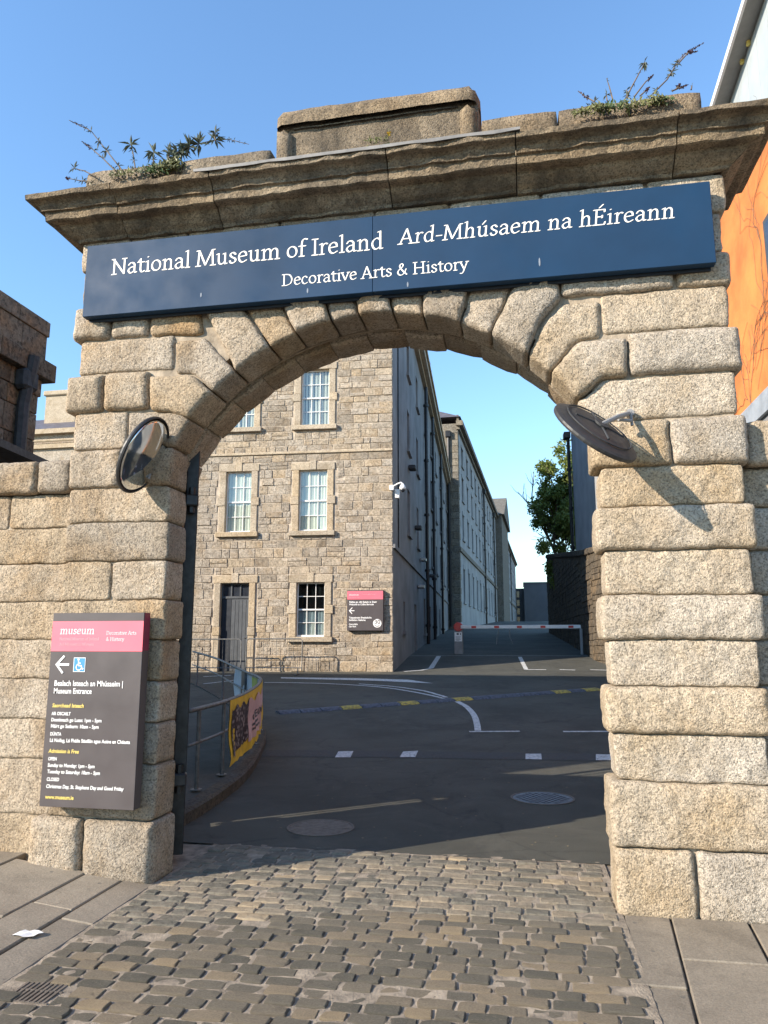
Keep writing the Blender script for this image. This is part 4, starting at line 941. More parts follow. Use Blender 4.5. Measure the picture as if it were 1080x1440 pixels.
# ------------------------------------------------------------------ weeds on the cornice
def leafcard(b, p, d, up, L, Wd, mi=0):
    d = d.normalized(); s = d.cross(up)
    if s.length < 1e-3: s = d.orthogonal()
    s.normalize(); k = s.cross(d) * L * 0.12
    b.add([p, p + d * L * 0.45 + s * Wd / 2 + k * 0.5, p + d * L - k, p + d * L * 0.45 - s * Wd / 2 + k * 0.5], [(0, 1, 2), (0, 2, 3)], mi)
def rv(r): return Vector((r.gauss(0, 1), r.gauss(0, 1), r.gauss(0, 1))).normalized()
def weed(label, stems, clumps, seed, name='wall_weed'):
    r = random.Random(seed); p0 = onY(*clumps[0][:2], 0.0)
    t = empty(name, p0, label, 'plant')
    sb = MB(); lb = MB(); fb = MB()
    for (pts, nodes, flower, Y) in stems:
        P = [onY(px, py, Y + (0.02 * i if i else 0)) for i, (px, py) in enumerate(pts)]; C_ = []
        for i in range(len(P) - 1):
            for k in range(4): C_.append(P[i].lerp(P[i + 1], k / 4))
        C_.append(P[-1]); sb.tube(C_, [0.006 - 0.0042 * i / len(C_) for i in range(len(C_))], 5)
        for (f, sz, nl) in nodes:
            q = C_[min(len(C_) - 1, int(f * (len(C_) - 1)))]
            for _ in range(nl):
                d = rv(r); d.y *= 0.7; leafcard(lb, q, d, Vector((0, 0, 1)), sz * r.uniform(0.7, 1.15), sz * 0.24)
        if flower:
            a = C_[int(len(C_) * (1 - flower))]; e = C_[-1]
            for k in range(60):
                f = r.random(); q = a.lerp(e, f); leafcard(fb, q + rv(r) * 0.006 * (1.2 - f), rv(r), Vector((0, 0, 1)), 0.016 * (1.25 - f), 0.010)
    for (px, py, rad, n, mi, Yc) in clumps:
        c = onY(px, py, Yc)
        for _ in range(n):
            d = rv(r); q = c + Vector((d.x * rad * r.random() ** .5, d.y * rad * 0.5 * r.random(), abs(d.z) * rad * 0.55 * r.random() - 0.03)); leafcard(lb, q, rv(r) + Vector((0, 0, 0.5)), Vector((0, -1, 0.3)), r.uniform(0.02, 0.045), r.uniform(0.010, 0.018), mi)
    sb.build('stem', M['stem'], t); lb.build('foliage', [M['leaf_grey'], M['leaf_olive'], M['leaf']], t)
    if fb.v: tag(fb.build('flower_spikes', M['flower'], t), kind='stuff')
    return t
weed('straggling weed with long arching stems on the left end of the cornice', [
    ([(172, 240), (150, 212), (128, 184), (97, 169)], [(0.15, .05, 7), (0.35, .06, 9), (0.55, .06, 9), (0.72, .045, 7), (0.8, .03, 5), (0.9, .02, 4), (0.96, .018, 4)], 0.3, -0.02),
    ([(162, 240), (144, 222), (128, 208), (115, 199)], [(0.1, .03, 5), (0.4, .04, 6), (0.6, .035, 6)], 0.35, -0.02),
    ([(134, 248), (118, 240), (100, 236)], [(0.2, .03, 5), (0.5, .03, 5), (0.97, .06, 10)], 0, -0.06),
    ([(130, 256), (112, 254), (92, 250)], [(0.2, .045, 7), (0.45, .045, 6), (0.7, .03, 5)], 0.2, -0.08),
    ([(190, 236), (187, 215), (183, 200)], [(0.3, .04, 6), (0.7, .05, 8), (0.95, .09, 16)], 0, -0.03)],
    [(188, 240, 0.10, 60, 1, -0.06), (165, 243, 0.08, 40, 1, -0.06), (230, 238, 0.05, 1, 1, -0.05)], 3)
weed('bushy green weed with a drooping stem on the cornice, left of the raised block', [
    ([(232, 232), (248, 216), (272, 204), (302, 197), (322, 196), (350, 203)], [(0.05, .06, 12), (0.15, .08, 16), (0.25, .09, 18), (0.36, .10, 20), (0.48, .10, 20), (0.62, .10, 18), (0.7, .05, 7), (0.8, .03, 6), (0.86, .03, 6), (0.92, .02, 5), (0.97, .02, 5)], 0, -0.05),
    ([(303, 198), (301, 190), (303, 186)], [(0.9, .07, 12)], 0, -0.05), ([(215, 234), (216, 222), (216, 212)], [(0.4, .05, 8), (0.92, .10, 18)], 0, -0.05),
    ([(240, 232), (250, 214), (262, 205)], [(0.5, .09, 16), (0.9, .09, 16)], 0, -0.05), ([(236, 230), (238, 218), (236, 210)], [(0.5, .08, 12), (0.9, .07, 12)], 0, -0.05)],
    [(232, 234, 0.13, 260, 1, -0.07), (215, 238, 0.12, 150, 2, -0.08), (245, 228, 0.10, 130, 1, -0.05)], 5)
weed('weedy tuft with tall dried purple flower spikes on the right of the cornice', [
    ([(918, 132), (938, 112), (950, 92), (960, 78), (990, 60)], [(0.12, .04, 8), (0.33, .04, 8), (0.38, .05, 10), (0.55, .04, 8), (0.6, .04, 8), (0.75, .02, 4)], 0.28, 0.05),
    ([(955, 88), (968, 74), (981, 72)], [], 0.5, 0.05), ([(880, 138), (895, 110), (903, 95), (907, 86)], [(0.1, .04, 5), (0.3, .03, 4), (0.5, .03, 4), (0.75, .02, 4), (0.95, .06, 12)], 0, 0.05),
    ([(892, 136), (908, 115), (919, 105)], [], 0.4, 0.05), ([(900, 135), (910, 126), (914, 122)], [], 0.6, 0.05), ([(836, 143), (824, 136), (813, 128)], [(0.05, .05, 8)], 0.6, 0.02), ([(862, 141), (857, 122), (853, 110)], [(0.3, .02, 4), (0.9, .02, 4)], 0, 0.03), ([(854, 142), (853, 136), (853, 132)], [(0.9, .04, 8)], 0, 0.03), ([(882, 138), (882, 130), (881, 126)], [(0.3, .04, 6), (0.9, .04, 6)], 0, 0.03),
    ([(945, 128), (960, 122), (968, 119)], [(0.1, .02, 4)], 0.6, 0.05), ([(950, 126), (955, 120), (957, 118)], [], 0.6, 0.05), ([(972, 126), (973, 121), (973, 120)], [(.9, .02, 4)], 0, 0.05)],
    [(920, 138, 0.10, 110, 1, -0.06), (890, 146, 0.13, 150, 1, -0.08), (840, 152, 0.13, 160, 1, -0.09), (935, 138, 0.08, 60, 2, -0.05), (860, 150, 0.12, 110, 2, -0.09), (815, 155, 0.08, 60, 1, -0.09)], 9)
t = empty('yellow_weed', onY(545, 197, -0.06), 'tiny weed with one yellow flower at the foot of the raised block', 'plant')
b = MB(); q = onY(545, 197, -0.06); b.tube([q, q + Vector((0.01, 0, 0.09))], 0.003, 5)
r_ = random.Random(2)
for _ in range(40): leafcard(b, q + Vector((r_.uniform(-.16, .0), r_.uniform(-.03, .03), r_.uniform(-.02, .03))), rv(r_) + Vector((0, 0, 1)), Vector((0, -1, 0)), 0.035, 0.012)
b.build('foliage', M['leaf_olive'], t)
b = MB()
for _ in range(14): leafcard(b, q + Vector((0.012, -0.005, 0.05)), rv(r_), Vector((0, 0, 1)), 0.022, 0.012)
b.build('flower', M['yellow_flower'], t)

# ================================================================== BUILDINGS
def frame(O, S, V):
    O, S, V = Vector((*O, 0)), Vector((*S, 0)), Vector((*V, 0))
    return lambda s, d, z: tuple(O + S * s + V * d + Vector((0, 0, z)))
def wall_holes(mb, P, s0, s1, z0, z1, holes, rec=0.2, mi=0, mr=None, md=None):
    """wall face with recessed openings; holes = (s0, s1, z0, z1)"""
    ss = sorted(set([s0, s1] + [v for h in holes for v in h[:2]])); zs = sorted(set([z0, z1] + [v for h in holes for v in h[2:4]]))
    mr = mi if mr is None else mr
    for a, c in zip(ss, ss[1:]):
        for e, g in zip(zs, zs[1:]):
            if any(h[0] - 1e-6 <= a and c <= h[1] + 1e-6 and h[2] - 1e-6 <= e and g <= h[3] + 1e-6 for h in holes): continue
            mb.add([P(a, 0, e), P(c, 0, e), P(c, 0, g), P(a, 0, g)], [(0, 1, 2, 3)], mi)
    for (a, c, e, g) in holes:
        for q in (((a, 0, e), (a, rec, e), (a, rec, g), (a, 0, g)), ((c, rec, e), (c, 0, e), (c, 0, g), (c, rec, g)), ((a, 0, g), (a, rec, g), (c, rec, g), (c, 0, g)), ((a, rec, e), (a, 0, e), (c, 0, e), (c, rec, e))):
            mb.add([P(*v) for v in q], [(0, 1, 2, 3)], mr)
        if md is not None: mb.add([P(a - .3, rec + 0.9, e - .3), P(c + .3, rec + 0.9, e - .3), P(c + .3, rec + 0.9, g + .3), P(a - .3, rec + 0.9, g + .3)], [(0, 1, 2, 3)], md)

# ------------------------------------------------------------------ end block of the long range, its gable front in the sun
A3 = R(3.0); C1 = (-3.84, 17.3); S1 = (math.cos(A3), math.sin(A3)); V1 = (-math.sin(A3), math.cos(A3))
P1 = frame(C1, S1, V1); N1 = Vector((*V1, 0)); O1 = Vector((*C1, 0))
def sz1(px, py):
    p = onP(px, py, O1, N1); return (p - O1).dot(Vector((*S1, 0))), p.z
EZ = 14.5
eb = empty('stone_building', (-8, 20, 0.5), 'tall rubble-stone end building with sash windows and grey door, behind the arch', 'building')
def win_rect(x0, y0, x1, y1):
    a = sz1(x0, y1); c = sz1(x1, y0); return (a[0], c[0], a[1], c[1])
wins = [win_rect(316, 663, 354.5, 749), win_rect(419.5, 660.5, 460.5, 747), win_rect(416, 819, 457, 895.5), win_rect(423, 519, 463.5, 599)]
w_u = wins[3]; wl = wins[0]; wins.append((wl[0] + 0.02, wl[1] + 0.02, w_u[2], w_u[3]))
door = win_rect(306.6, 820, 351, 938.5)
kinds = ['blind', 'blind', 'half', 'slats', 'slats']
holes = wins + [(door[0], door[1], 0.3, door[3])]
cm = MB(); SL = -8.6
wall_holes(cm, P1, SL, 0.0, -0.3, EZ, holes, 0.16, 0, 1, 2)
cm.build('gable_wall', [M['wall_mortar'], M['dressed'], M['room_dark']], eb)
# the rubble: courses of single stones, big quoins at the corner
excl = []; SUR = 0.26
for (a, c, e, g) in wins: excl += [(a - SUR, c + SUR, e - 0.2, g + 0.26)]
excl.append((door[0] - SUR, door[1] + SUR, 0.0, door[3] + 0.26))
r4 = random.Random(21)
def rub(P, a, c, e, g, pr, mb=None, ch=None):
    b = mb or MB(); ch = ch or min(0.013, 0.2 * min(c - a, g - e), pr * 0.8); j = lambda k: r4.uniform(-k, k)
    js = [j(0.014) for _ in range(8)]
    n0 = len(b.v)
    b.box((a, -pr, e), (c, 0.02, g), fr=lambda s, d, z: P(s + 0.016 * noise.noise((s * 7, z * 7, 1)), d + (0.014 * noise.noise((s * 6, z * 6, 9)) if d < 0 else 0), z + 0.014 * noise.noise((s * 7, z * 7, 5))), ch=ch)
    return b
cells = []; z = 0.25; row = 0
while z < EZ - 0.4:
    h = r4.choice((0.17, 0.2, 0.24, 0.28, 0.31)) if row else 0.40
    s = -0.002; first = True
    while s > SL:
        wd = (r4.uniform(0.55, 0.8) if row % 2 else r4.uniform(0.32, 0.48)) if first else r4.uniform(0.2, 0.68)
        a, c = max(SL, s - wd), s; first = False; s -= wd
        segs = [(a, c, z, z + h)]
        for ex in excl:
            ns = []
            for (p, q, e, g) in segs:
                if q <= ex[0] or p >= ex[1] or g <= ex[2] or e >= ex[3]: ns.append((p, q, e, g)); continue
                if p < ex[0]: ns.append((p, ex[0], e, g))
                if q > ex[1]: ns.append((ex[1], q, e, g))
                if e < ex[2] - 0.06: ns.append((max(p, ex[0]), min(q, ex[1]), e, ex[2]))
                if g > ex[3] + 0.06: ns.append((max(p, ex[0]), min(q, ex[1]), ex[3], g))
            segs = ns
        for (p, q, e, g) in segs:
            if q - p < 0.09: continue
            if r4.random() < 0.16 and g - e > 0.22 and p < -0.9: mid = e + (g - e) * r4.uniform(0.4, 0.6); cells += [(p, q, e, mid), (p, q, mid, g)]
            else: cells.append((p, q, e, g))
    z += h; row += 1
far_b = MB(); nst = 0
def seen(c): return c[0] > -5.9 and c[3] < 10.6
cells.sort(key=lambda c: (not seen(c), -(c[1] - c[0]) * (c[3] - c[2])))
for c in cells:
    pr = max(0.005, r4.gauss(0.017, 0.008)); gq = 0.007
    if nst < 300 and seen(c): rub(P1, c[0] + gq, c[1] - gq, c[2] + gq, c[3] - gq, pr).build('rubble_stone', M['rubble'], eb); nst += 1
    else: rub(P1, c[0] + gq, c[1] - gq, c[2] + gq, c[3] - gq, pr, far_b)
tag(far_b.build('rubble_stonework', M['rubble'], eb), kind='stuff')
# string course under the second row of windows
zs_ = sz1(430, 636)[1]
b = MB(); b.box((SL, -0.06, zs_ - 0.05), (0.0, 0.02, zs_ + 0.03), fr=P1, ch=0.012); b.build('string_course', M['dressed'], eb)
def dressed(a, c, e, g, d0, name, ch=0.012):
    b = MB(); b.box((a, -d0, e), (c, 0.10, g), fr=P1, ch=ch); return b.build(name, M['dressed'], eb)
def surround(h, sill=True):
    a, c, e, g = h; mid = (e + g) / 2
    dressed(a - 0.25, (a + c) / 2 - 0.11, g + 0.002, g + 0.24, 0.045, 'lintel'); dressed((a + c) / 2 + 0.11, c + 0.25, g + 0.002, g + 0.24, 0.045, 'lintel'); dressed((a + c) / 2 - 0.107, (a + c) / 2 + 0.107, g + 0.003, g + 0.30, 0.065, 'keystone')
    for s0, s1, o0, o1 in ((a - 0.21, a - 0.002, a - 0.27, a - 0.003), (c + 0.002, c + 0.21, c + 0.003, c + 0.27)):
        dressed(s0, s1, e, mid - 0.13, 0.043, 'jamb_stone'); dressed(o0, o1, mid - 0.128, mid + 0.128, 0.058, 'jamb_stone'); dressed(s0, s1, mid + 0.13, g, 0.043, 'jamb_stone')
    if sill: dressed(a - 0.27, c + 0.27, e - 0.155, e - 0.002, 0.13, 'sill')
def sash(h, kind):
    a, c, e, g = h; b = MB(); d0, d1 = 0.09, 0.125; fw = 0.035; mid = (e + g) / 2
    def bar(s0, s1, z0, z1, q=0.0): b.box((s0, d0 - q, z0), (s1, d1, z1), fr=P1)
    bar(a + .002, a + fw, e, g); bar(c - fw, c - .002, e, g); bar(a + fw, c - fw, e + .002, e + 0.055, 0.01); bar(a + fw, c - fw, g - fw, g - .002); bar(a + fw, c - fw, mid - 0.022, mid + 0.022, 0.012)
    wv = (c - a - 2 * fw) / 3
    for i in (1, 2): bar(a + fw + wv * i - 0.009, a + fw + wv * i + 0.009, e + 0.055, g - fw, -0.008)
    zq = [(e + 0.055 + mid - 0.022) / 2, (mid + 0.022 + g - fw) / 2]
    for q in zq: bar(a + fw, c - fw, q - 0.009, q + 0.009, -0.011)
    w_ = b.build('window', M['white_paint'], eb)
    zb = [e + 0.055, zq[0], mid, zq[1], g - fw]
    for i in range(3):
        for k in range(4):
            pb = MB(); tl = r4.gauss(0, 0.0016)
            pb.add([P1(a + fw + wv * i, 0.112 + tl, zb[k]), P1(a + fw + wv * (i + 1), 0.112 - tl, zb[k]), P1(a + fw + wv * (i + 1), 0.112 - tl, zb[k + 1]), P1(a + fw + wv * i, 0.112 + tl, zb[k + 1])], [(0, 1, 2, 3)])
            pb.build('pane', M['glass'], w_)
    lo, hi = (e, g) if kind != 'half' else (e, mid)
    if kind == 'slats':
        b = MB(); n = 9
        for i in range(n): s = a + (c - a) * (i + 0.15) / n; b.add([P1(s, 0.14, e), P1(s + (c - a) / n * 0.72, 0.16, e), P1(s + (c - a) / n * 0.72, 0.16, g), P1(s, 0.14, g)], [(0, 1, 2, 3)])
        b.build('blind', M['blind'], w_)
    else:
        b = MB(); n = 26
        for i in range(n):
            s = a + (c - a) * i / n; s2 = a + (c - a) * (i + 1) / n; f = lambda k: 0.145 + 0.012 * math.sin(k * 2.1)
            b.add([P1(s, f(i), lo), P1(s2, f(i + 1), lo), P1(s2, f(i + 1), hi), P1(s, f(i), hi)], [(0, 1, 2, 3)])
        b.build('blind', M['blind'] if kind == 'blind' else M['access_blind'], w_, smooth=True)
M['access_blind'] = plain('grey_blue_blind', (0.20, 0.25, 0.28), 0.7, var=0.1)
for h, k in zip(wins, kinds): surround(h); sash(h, k)
a, c, e, g = door; e = zg(17.2) - 0.02
dressed(a - 0.24, (a + c) / 2 - 0.12, g + .002, g + 0.24, 0.045, 'lintel'); dressed((a + c) / 2 + 0.12, c + 0.27, g + .002, g + 0.24, 0.045, 'lintel'); dressed((a + c) / 2 - 0.117, (a + c) / 2 + 0.117, g + 0.003, g + 0.31, 0.065, 'keystone')
for s0, s1 in ((a - 0.2, a - 0.002), (c + 0.002, c + 0.2)):
    dressed(s0, s1, e, e + 1.1, 0.043, 'jamb_stone'); dressed(s0 - 0.02, s1 + 0.02, e + 1.105, e + 1.36, 0.058, 'jamb_stone'); dressed(s0, s1, e + 1.365, g, 0.043, 'jamb_stone')
db = MB(); db.box((a + 0.33, 0.10, e + 0.02), (c - 0.01, 0.14, g - 0.48), fr=P1, ch=0.004); dr = db.build('door', M['door'], eb)
for i in range(5):
    b = MB(); b.box((a + 0.345 + i * 0.117, 0.088, e + 0.05), (a + 0.452 + i * 0.117, 0.099, g - 0.52), fr=P1, ch=0.003); b.build('plank', M['door'], dr)
b = MB(); b.box((a + 0.005, 0.095, e + 0.02), (a + 0.325, 0.14, g - 0.48), fr=P1, ch=0.004); b.build('door', M['door_dark'], eb)
b = MB(); b.box((a + 0.005, 0.07, g - 0.47), (c - 0.005, 0.15, g - 0.40), fr=P1); b.box((a + .005, 0.09, g - .05), (c - .005, .15, g - .002), fr=P1)
for i in range(4): s = a + 0.005 + (c - a - 0.05) * i / 3; b.box((s, 0.085, g - 0.40), (s + 0.04, 0.15, g - 0.05), fr=P1)
tr = b.build('transom_light', M['door'], eb); b = MB(); b.add([P1(a, .12, g - .4), P1(c, .12, g - .4), P1(c, .12, g - .05), P1(a, .12, g - .05)], [(0, 1, 2, 3)]); b.build('pane', M['far_glass'], tr)
b = MB(); p = P1(c - 0.08, 0.09, e + 1.05); b.tube([p, Vector(p) + Vector((-0.1, -0.05, 0))], 0.012, 6); b.build('handle', M['steel'], dr)
# shaded long side
S2 = (V1[0], V1[1]); V2 = (-S1[0], -S1[1]); P2 = frame(C1, S2, V2); N2 = Vector((*V2, 0))
def ss2(px, py):
    p = onP(px, py, O1, N2); return (p - O1).dot(Vector((*S2, 0))), p.z
LEN = 37.0
hs = []
for s in (4.6, 8.6, 13.2, 17.5, 22, 26.5, 31, 35): hs += [(s, s + 0.95, 5.5, 7.2), (s, s + 0.95, 8.7, 10.3), (s, s + 0.95, 11.7, 13.1)]
for s in (12.0, 19.5, 24.5, 29.5): hs.append((s, s + 1.0, 1.9, 3.5))
hs.append((3.0, 3.55, 1.9, 2.9)); hs += [(7.2, 8.2, 0.6, 3.0), (15.8, 16.9, 0.8, 3.3), (21, 22.1, 1.1, 3.6)]
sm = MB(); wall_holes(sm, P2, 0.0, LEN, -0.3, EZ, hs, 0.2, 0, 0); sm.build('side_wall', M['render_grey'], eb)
for h in hs:
    b = MB(); a, c, e, g = h
    if g - e < 2.2:
        for s in (a, (a + c) / 2 - .02, c - 0.05): b.box((s, 0.15, e), (s + 0.05, 0.19, g), fr=P2)
        for zz_ in (e, (e + g) / 2, g - 0.05): b.box((a, 0.14, zz_), (c, 0.19, zz_ + 0.05), fr=P2)
        w_ = b.build('window', M['fascia'], eb); b = MB(); b.add([P2(a, .17, e), P2(c, .17, e), P2(c, .17, g), P2(a, .17, g)], [(0, 1, 2, 3)]); b.build('pane', M['far_glass'], w_)
        b = MB(); b.box((a - 0.12, -0.10, e - 0.12), (c + 0.12, 0.05, e - 0.003), fr=P2); b.build('sill', M['render_grey'], eb)
    else:
        b.box((a, 0.14, e - 0.5), (c, 0.19, g), fr=P2); b.build('door', M['iron_dull'], eb)
for z0, z1, pr in ((4.38, 4.50, 0.07), (EZ - 0.45, EZ - 0.28, 0.18), (EZ - 0.278, EZ, 0.38), (EZ + .003, EZ + 0.16, 0.46)):
    b = MB(); b.box((-0.05 if pr > .1 else 0.002, -pr, z0), (LEN, 0.05, z1), fr=P2); b.build('cornice' if pr > .1 else 'string_course', M['dressed'] if pr > 0.1 else M['render_grey'], eb)
for px in (598, 608, 620):
    s = ss2(px, 850)[0]; b = MB(); b.tube([P2(s, -0.13, zg(17.3 + s)), P2(s, -0.13, EZ - 0.5)], 0.085, 8)
    for zz_ in (2.2, 4.8, 7.5, 10.2, 13): b.tube([P2(s, -0.13, zz_), P2(s, -0.13, zz_ + 0.12)], 0.13, 8)
    b.build('downpipe', M['iron'], eb)
b = MB(); b.tube([P2(1.35, -0.03, 4.5), P2(1.35, -0.03, 13.8)], 0.025, 6); b.build('cable', M['iron'], eb)
for px, py, k in ((574, 657, 0), (590, 787, 1), (587, 825, 1), (583, 742, 0), (604, 810, 0)):
    s, zz_ = ss2(px, py); b = MB(); b.box((s, -0.28, zz_ - 0.06), (s + 0.5, -0.01, zz_ + 0.1), fr=P2, ch=0.03); b.build('wall_light', M['steel'] if k else M['iron_dull'], eb)
# back, roof, chimney
b = MB(); b.add([P1(SL, 0, -.3), P1(SL, LEN, -.3), P1(SL, LEN, EZ), P1(SL, 0, EZ)], [(3, 2, 1, 0)]); b.add([P1(SL, LEN, -.3), P1(0, LEN, -.3), P1(0, LEN, EZ), P1(SL, LEN, EZ)], [(3, 2, 1, 0)]); b.build('rear_wall', M['render_grey'], eb)
b = MB(); q = [P1(SL - .4, -.4, EZ + .1), P1(.35, -.4, EZ + .1), P1(.35, LEN + .2, EZ + .1), P1(SL - .4, LEN + .2, EZ + .1), P1(SL / 2, 5, EZ + 1.1), P1(SL / 2, LEN - 5, EZ + 1.1)]
b.add(q, [(0, 1, 4), (1, 2, 5, 4), (2, 3, 5), (3, 0, 4, 5), (3, 2, 1, 0)]); rf = b.build('roof', M['slate'], eb)
b = MB(); b.box((-7.5, 45.2, EZ), (-6.12, 47.0, 21.8)); b.box((-7.6, 45.1, 21.0), (-6.05, 47.1, 21.25)); b.build('chimney', M['brick'], rf)

# ------------------------------------------------------------------ wall sign on the end building
a = sz1(489, 887); c = sz1(540, 830); s0, s1, z0, z1 = a[0], c[0], a[1], c[1]
ws = empty('wall_sign', P1((s0 + s1) / 2, -0.1, z0), 'square charcoal and pink direction sign on the stone end building', 'sign')
b = MB(); b.box((s0, -0.16, z0), (s1, -0.02, z1), fr=P1, ch=0.008); b.build('panel', M['sign_dark'], ws)
H_ = z1 - z0; W1 = s1 - s0
b = MB(); b.box((s0 + .01, -0.1635, z0 + H_ * 0.77), (s1 - .01, -0.155, z1 - 0.03), fr=P1); b.build('pink_band', M['sign_pink'], ws)
def SP(x, o, z): return P1(s0 + x, -0.167, z0 + z)
def SPL(text, x, z, wd, m):
    wt = sum(G[ch_][0] for ch_ in text); k = wd / wt; b = MB(); xx = 0
    for ch_ in text: v, f = glyph(ch_); b.add([SP(x + (xx + p.x) * k, 0, z + p.y * k) for p in v], f); xx += G[ch_][0]
    b.build('lettering', m, ws)
SPL('museum', 0.06 * W1, H_ * 0.865, 0.27 * W1, M['sign_white']); SPL('Decorative Arts & History', 0.42 * W1, H_ * 0.885, 0.36 * W1, pinkish); SPL('National Museum of Ireland', 0.06 * W1, H_ * 0.81, 0.29 * W1, pinkish)
for tx, x, z, sz_, wd in (('Fáilte go dtí Ealaín is Stair', .06, .685, .062, .77), ('Welcome to Collins Barracks', .06, .625, .062, .68), ('Taispeántais Shealadacha', .06, .30, .062, .62), ('Exhibition Galleries', .06, .24, .062, .46), ('Carrchlós', .06, .14, .055, .24), ('Car Park', .06, .085, .055, .2)):
    sans(tx, sz_ * H_ * 0.95, x * W1, z * H_, SP, ws, M['sign_white'], width=wd * W1, bold=0.002)
arrow(SP, 0.065 * W1, 0.49 * H_, 0.135 * W1, ws, M['sign_white'])
b = MB(); b.add([SP(W1 * (0.835 + 0.115 * math.cos(t)), 0, H_ * 0.18 + W1 * 0.115 * math.sin(t)) for t in [k * math.pi / 16 for k in range(32)]], [tuple(range(32))]); ro = b.build('white_roundel', M['sign_white'], ws)
def SQ(x, o, z): p = Vector(SP(x, o, z)); return p - N1 * 0.004
sans('30', 0.16 * W1, 0.752 * W1, 0.165 * H_, SQ, ro, M['sign_dark'], width=0.165 * W1, bold=0.001)
b = MB(); b.add([SQ(W1 * (0.835 + q * math.cos(t)), 0, H_ * 0.155 + W1 * q * 0.9 * math.sin(t)) for q in (0.055, 0.07) for t in [R(200 + 14 * k) for k in range(11)]], [(k, k + 1, k + 12, k + 11) for k in range(10)]); b.build('curved_mark', M['sign_dark'], ro)

# ------------------------------------------------------------------ security camera on the corner
q = P1(0, 0, sz1(550, 687)[1]); q = Vector(q)
sc = empty('security_camera', q, 'white dome security camera on a bracket at the building corner', 'camera')
S1v = Vector((*S1, 0)); N1v = N1
b = MB(); b.box((-0.12, -0.17, -0.1), (0.06, -0.03, 0.12), fr=lambda s, d, z: tuple(q + S1v * s + N1v * d + Vector((0, 0, z))), ch=0.015); b.build('mount', M['white_paint'], sc)
b = MB(); b.tube([q + S1v * 0.0 - N1v * 0.12 + Vector((0, 0, 0.05)), q + S1v * 0.25 - N1v * 0.2 + Vector((0, 0, 0.17)), q + S1v * 0.38 - N1v * 0.22 + Vector((0, 0, 0.2)), q + S1v * 0.44 - N1v * 0.22 + Vector((0, 0, 0.14))], 0.032, 8); b.build('arm', M['white_paint'], sc)
cc = q + S1v * 0.44 - N1v * 0.22
b = MB(); b.disc(cc, (0, 0, 1), 0.13, 18, [(0.96, -0.1), (1.0, -0.02), (0.8, 0.06), (0.35, 0.15)]); b.build('housing', M['white_paint'], sc, smooth=True)
b = MB(); b.disc(cc + Vector((0, 0, -0.1)), (0, 0, 1), 0.11, 16, [(0.2, -0.115), (0.7, -0.085), (0.95, -0.03), (1.0, 0.0)]); b.build('dome', M['far_glass'], sc, smooth=True)
b = MB(); b.box((0.1, 0.06, -0.4), (0.3, 0.25, -0.02), fr=lambda s, d, z: tuple(q + S1v * (s - 0.03) + N1v * d + Vector((0, 0, z))), ch=0.02); b.build('junction_box', M['white_paint'], sc)

sc.scale = (0.74, 0.74, 0.74)

# ------------------------------------------------------------------ the long barrack block beyond
A2 = R(1.7); C2 = (-4.79, 54.1); S3 = (math.sin(A2), math.cos(A2)); V3 = (-math.cos(A2), math.sin(A2)); P3 = frame(C2, S3, V3)
lb_ = empty('long_building', (-9, 60, 2.4), 'very long pale four-storey block receding up the street, rows of windows', 'building')
L2 = 119.0; E2 = 19.2; hs = []
for i in range(28):
    s = 2.6 + i * 4.1
    hs += [(s, s + 1.25, 4.7, 7.4), (s, s + 1.25, 9.9, 12.0), (s, s + 1.25, 13.2, 15.2), (s, s + 1.25, 16.2, 17.8)]
b = MB(); wall_holes(b, P3, 0, L2, 1.5, E2, hs, 0.28, 0, 0); b.build('front_wall', M['render_pale'], lb_)
wm = MB(); wm.box((0, 0.2, 0), (1.25, 0.24, 1), fr=lambda s, d, z: P3(s, d, z)); first = None
frm = MB()
for s in (0, 0.6, 1.18): frm.box((s, 0.14, 0), (s + 0.07, 0.19, 1), fr=P3)
for z_ in (0, 0.47, 0.94): frm.box((0, 0.135, z_), (1.25, 0.192, z_ + 0.06), fr=P3)
frm.box((-.2, -.12, -.07), (1.45, .1, -0.002), fr=P3); frm.box((-.18, -.05, 1.002), (1.43, .1, 1.13), fr=P3)
wbase = frm.build('window', M['render_pale'], lb_, P3(0, 0, 0)); pbase = wm.build('pane', M['far_glass'], wbase, P3(0, 0, 0)); used = False
for (a, c, e, g) in hs:
    at = P3(a, 0, e)
    if not used: o = wbase; o.location = Vector(at) - WO[lb_.name]; WO[o.name] = Vector(at); p_ = pbase; used = True
    else: o = copy_as(wbase, at, lb_); p_ = copy_as(pbase, at, o)
    p_.location = (0, 0, 0); o.scale = (1, 1, g - e)
for z0, z1, pr in ((8.6, 8.95, 0.14), (E2 - 0.55, E2 - 0.3, 0.2), (E2 - 0.297, E2 + 0.1, 0.5), (E2 + .103, E2 + 0.7, 0.12)):
    b = MB(); b.box((-pr, -pr, z0), (L2, 0.05, z1), fr=P3); b.build('string_course' if z0 < 10 else 'cornice', M['dressed_grey'], lb_)
b = MB(); b.add([P3(0, 0, 1.5), P3(0, 12, 1.5), P3(0, 12, E2), P3(0, 0, E2)], [(0, 1, 2, 3)][::1]); b.add([P3(L2, 0, 1.5), P3(L2, 12, 1.5), P3(L2, 12, E2), P3(L2, 0, E2)], [(0, 1, 2, 3)]); b.add([P3(0, 12, 1.5), P3(L2, 12, 1.5), P3(L2, 12, E2), P3(0, 12, E2)], [(0, 1, 2, 3)]); b.build('end_wall', M['dressed_grey'], lb_)
for k, zz_ in enumerate([3 + 0.55 * i for i in range(29)]):      # quoins on the near corner
    wd = 0.75 if k % 2 else 0.45; b = MB(); b.box((-0.04, -0.04, zz_), (1.2 - wd, wd, zz_ + 0.52), fr=P3, ch=0.02); b.build('quoin', M['dressed_grey'], lb_)
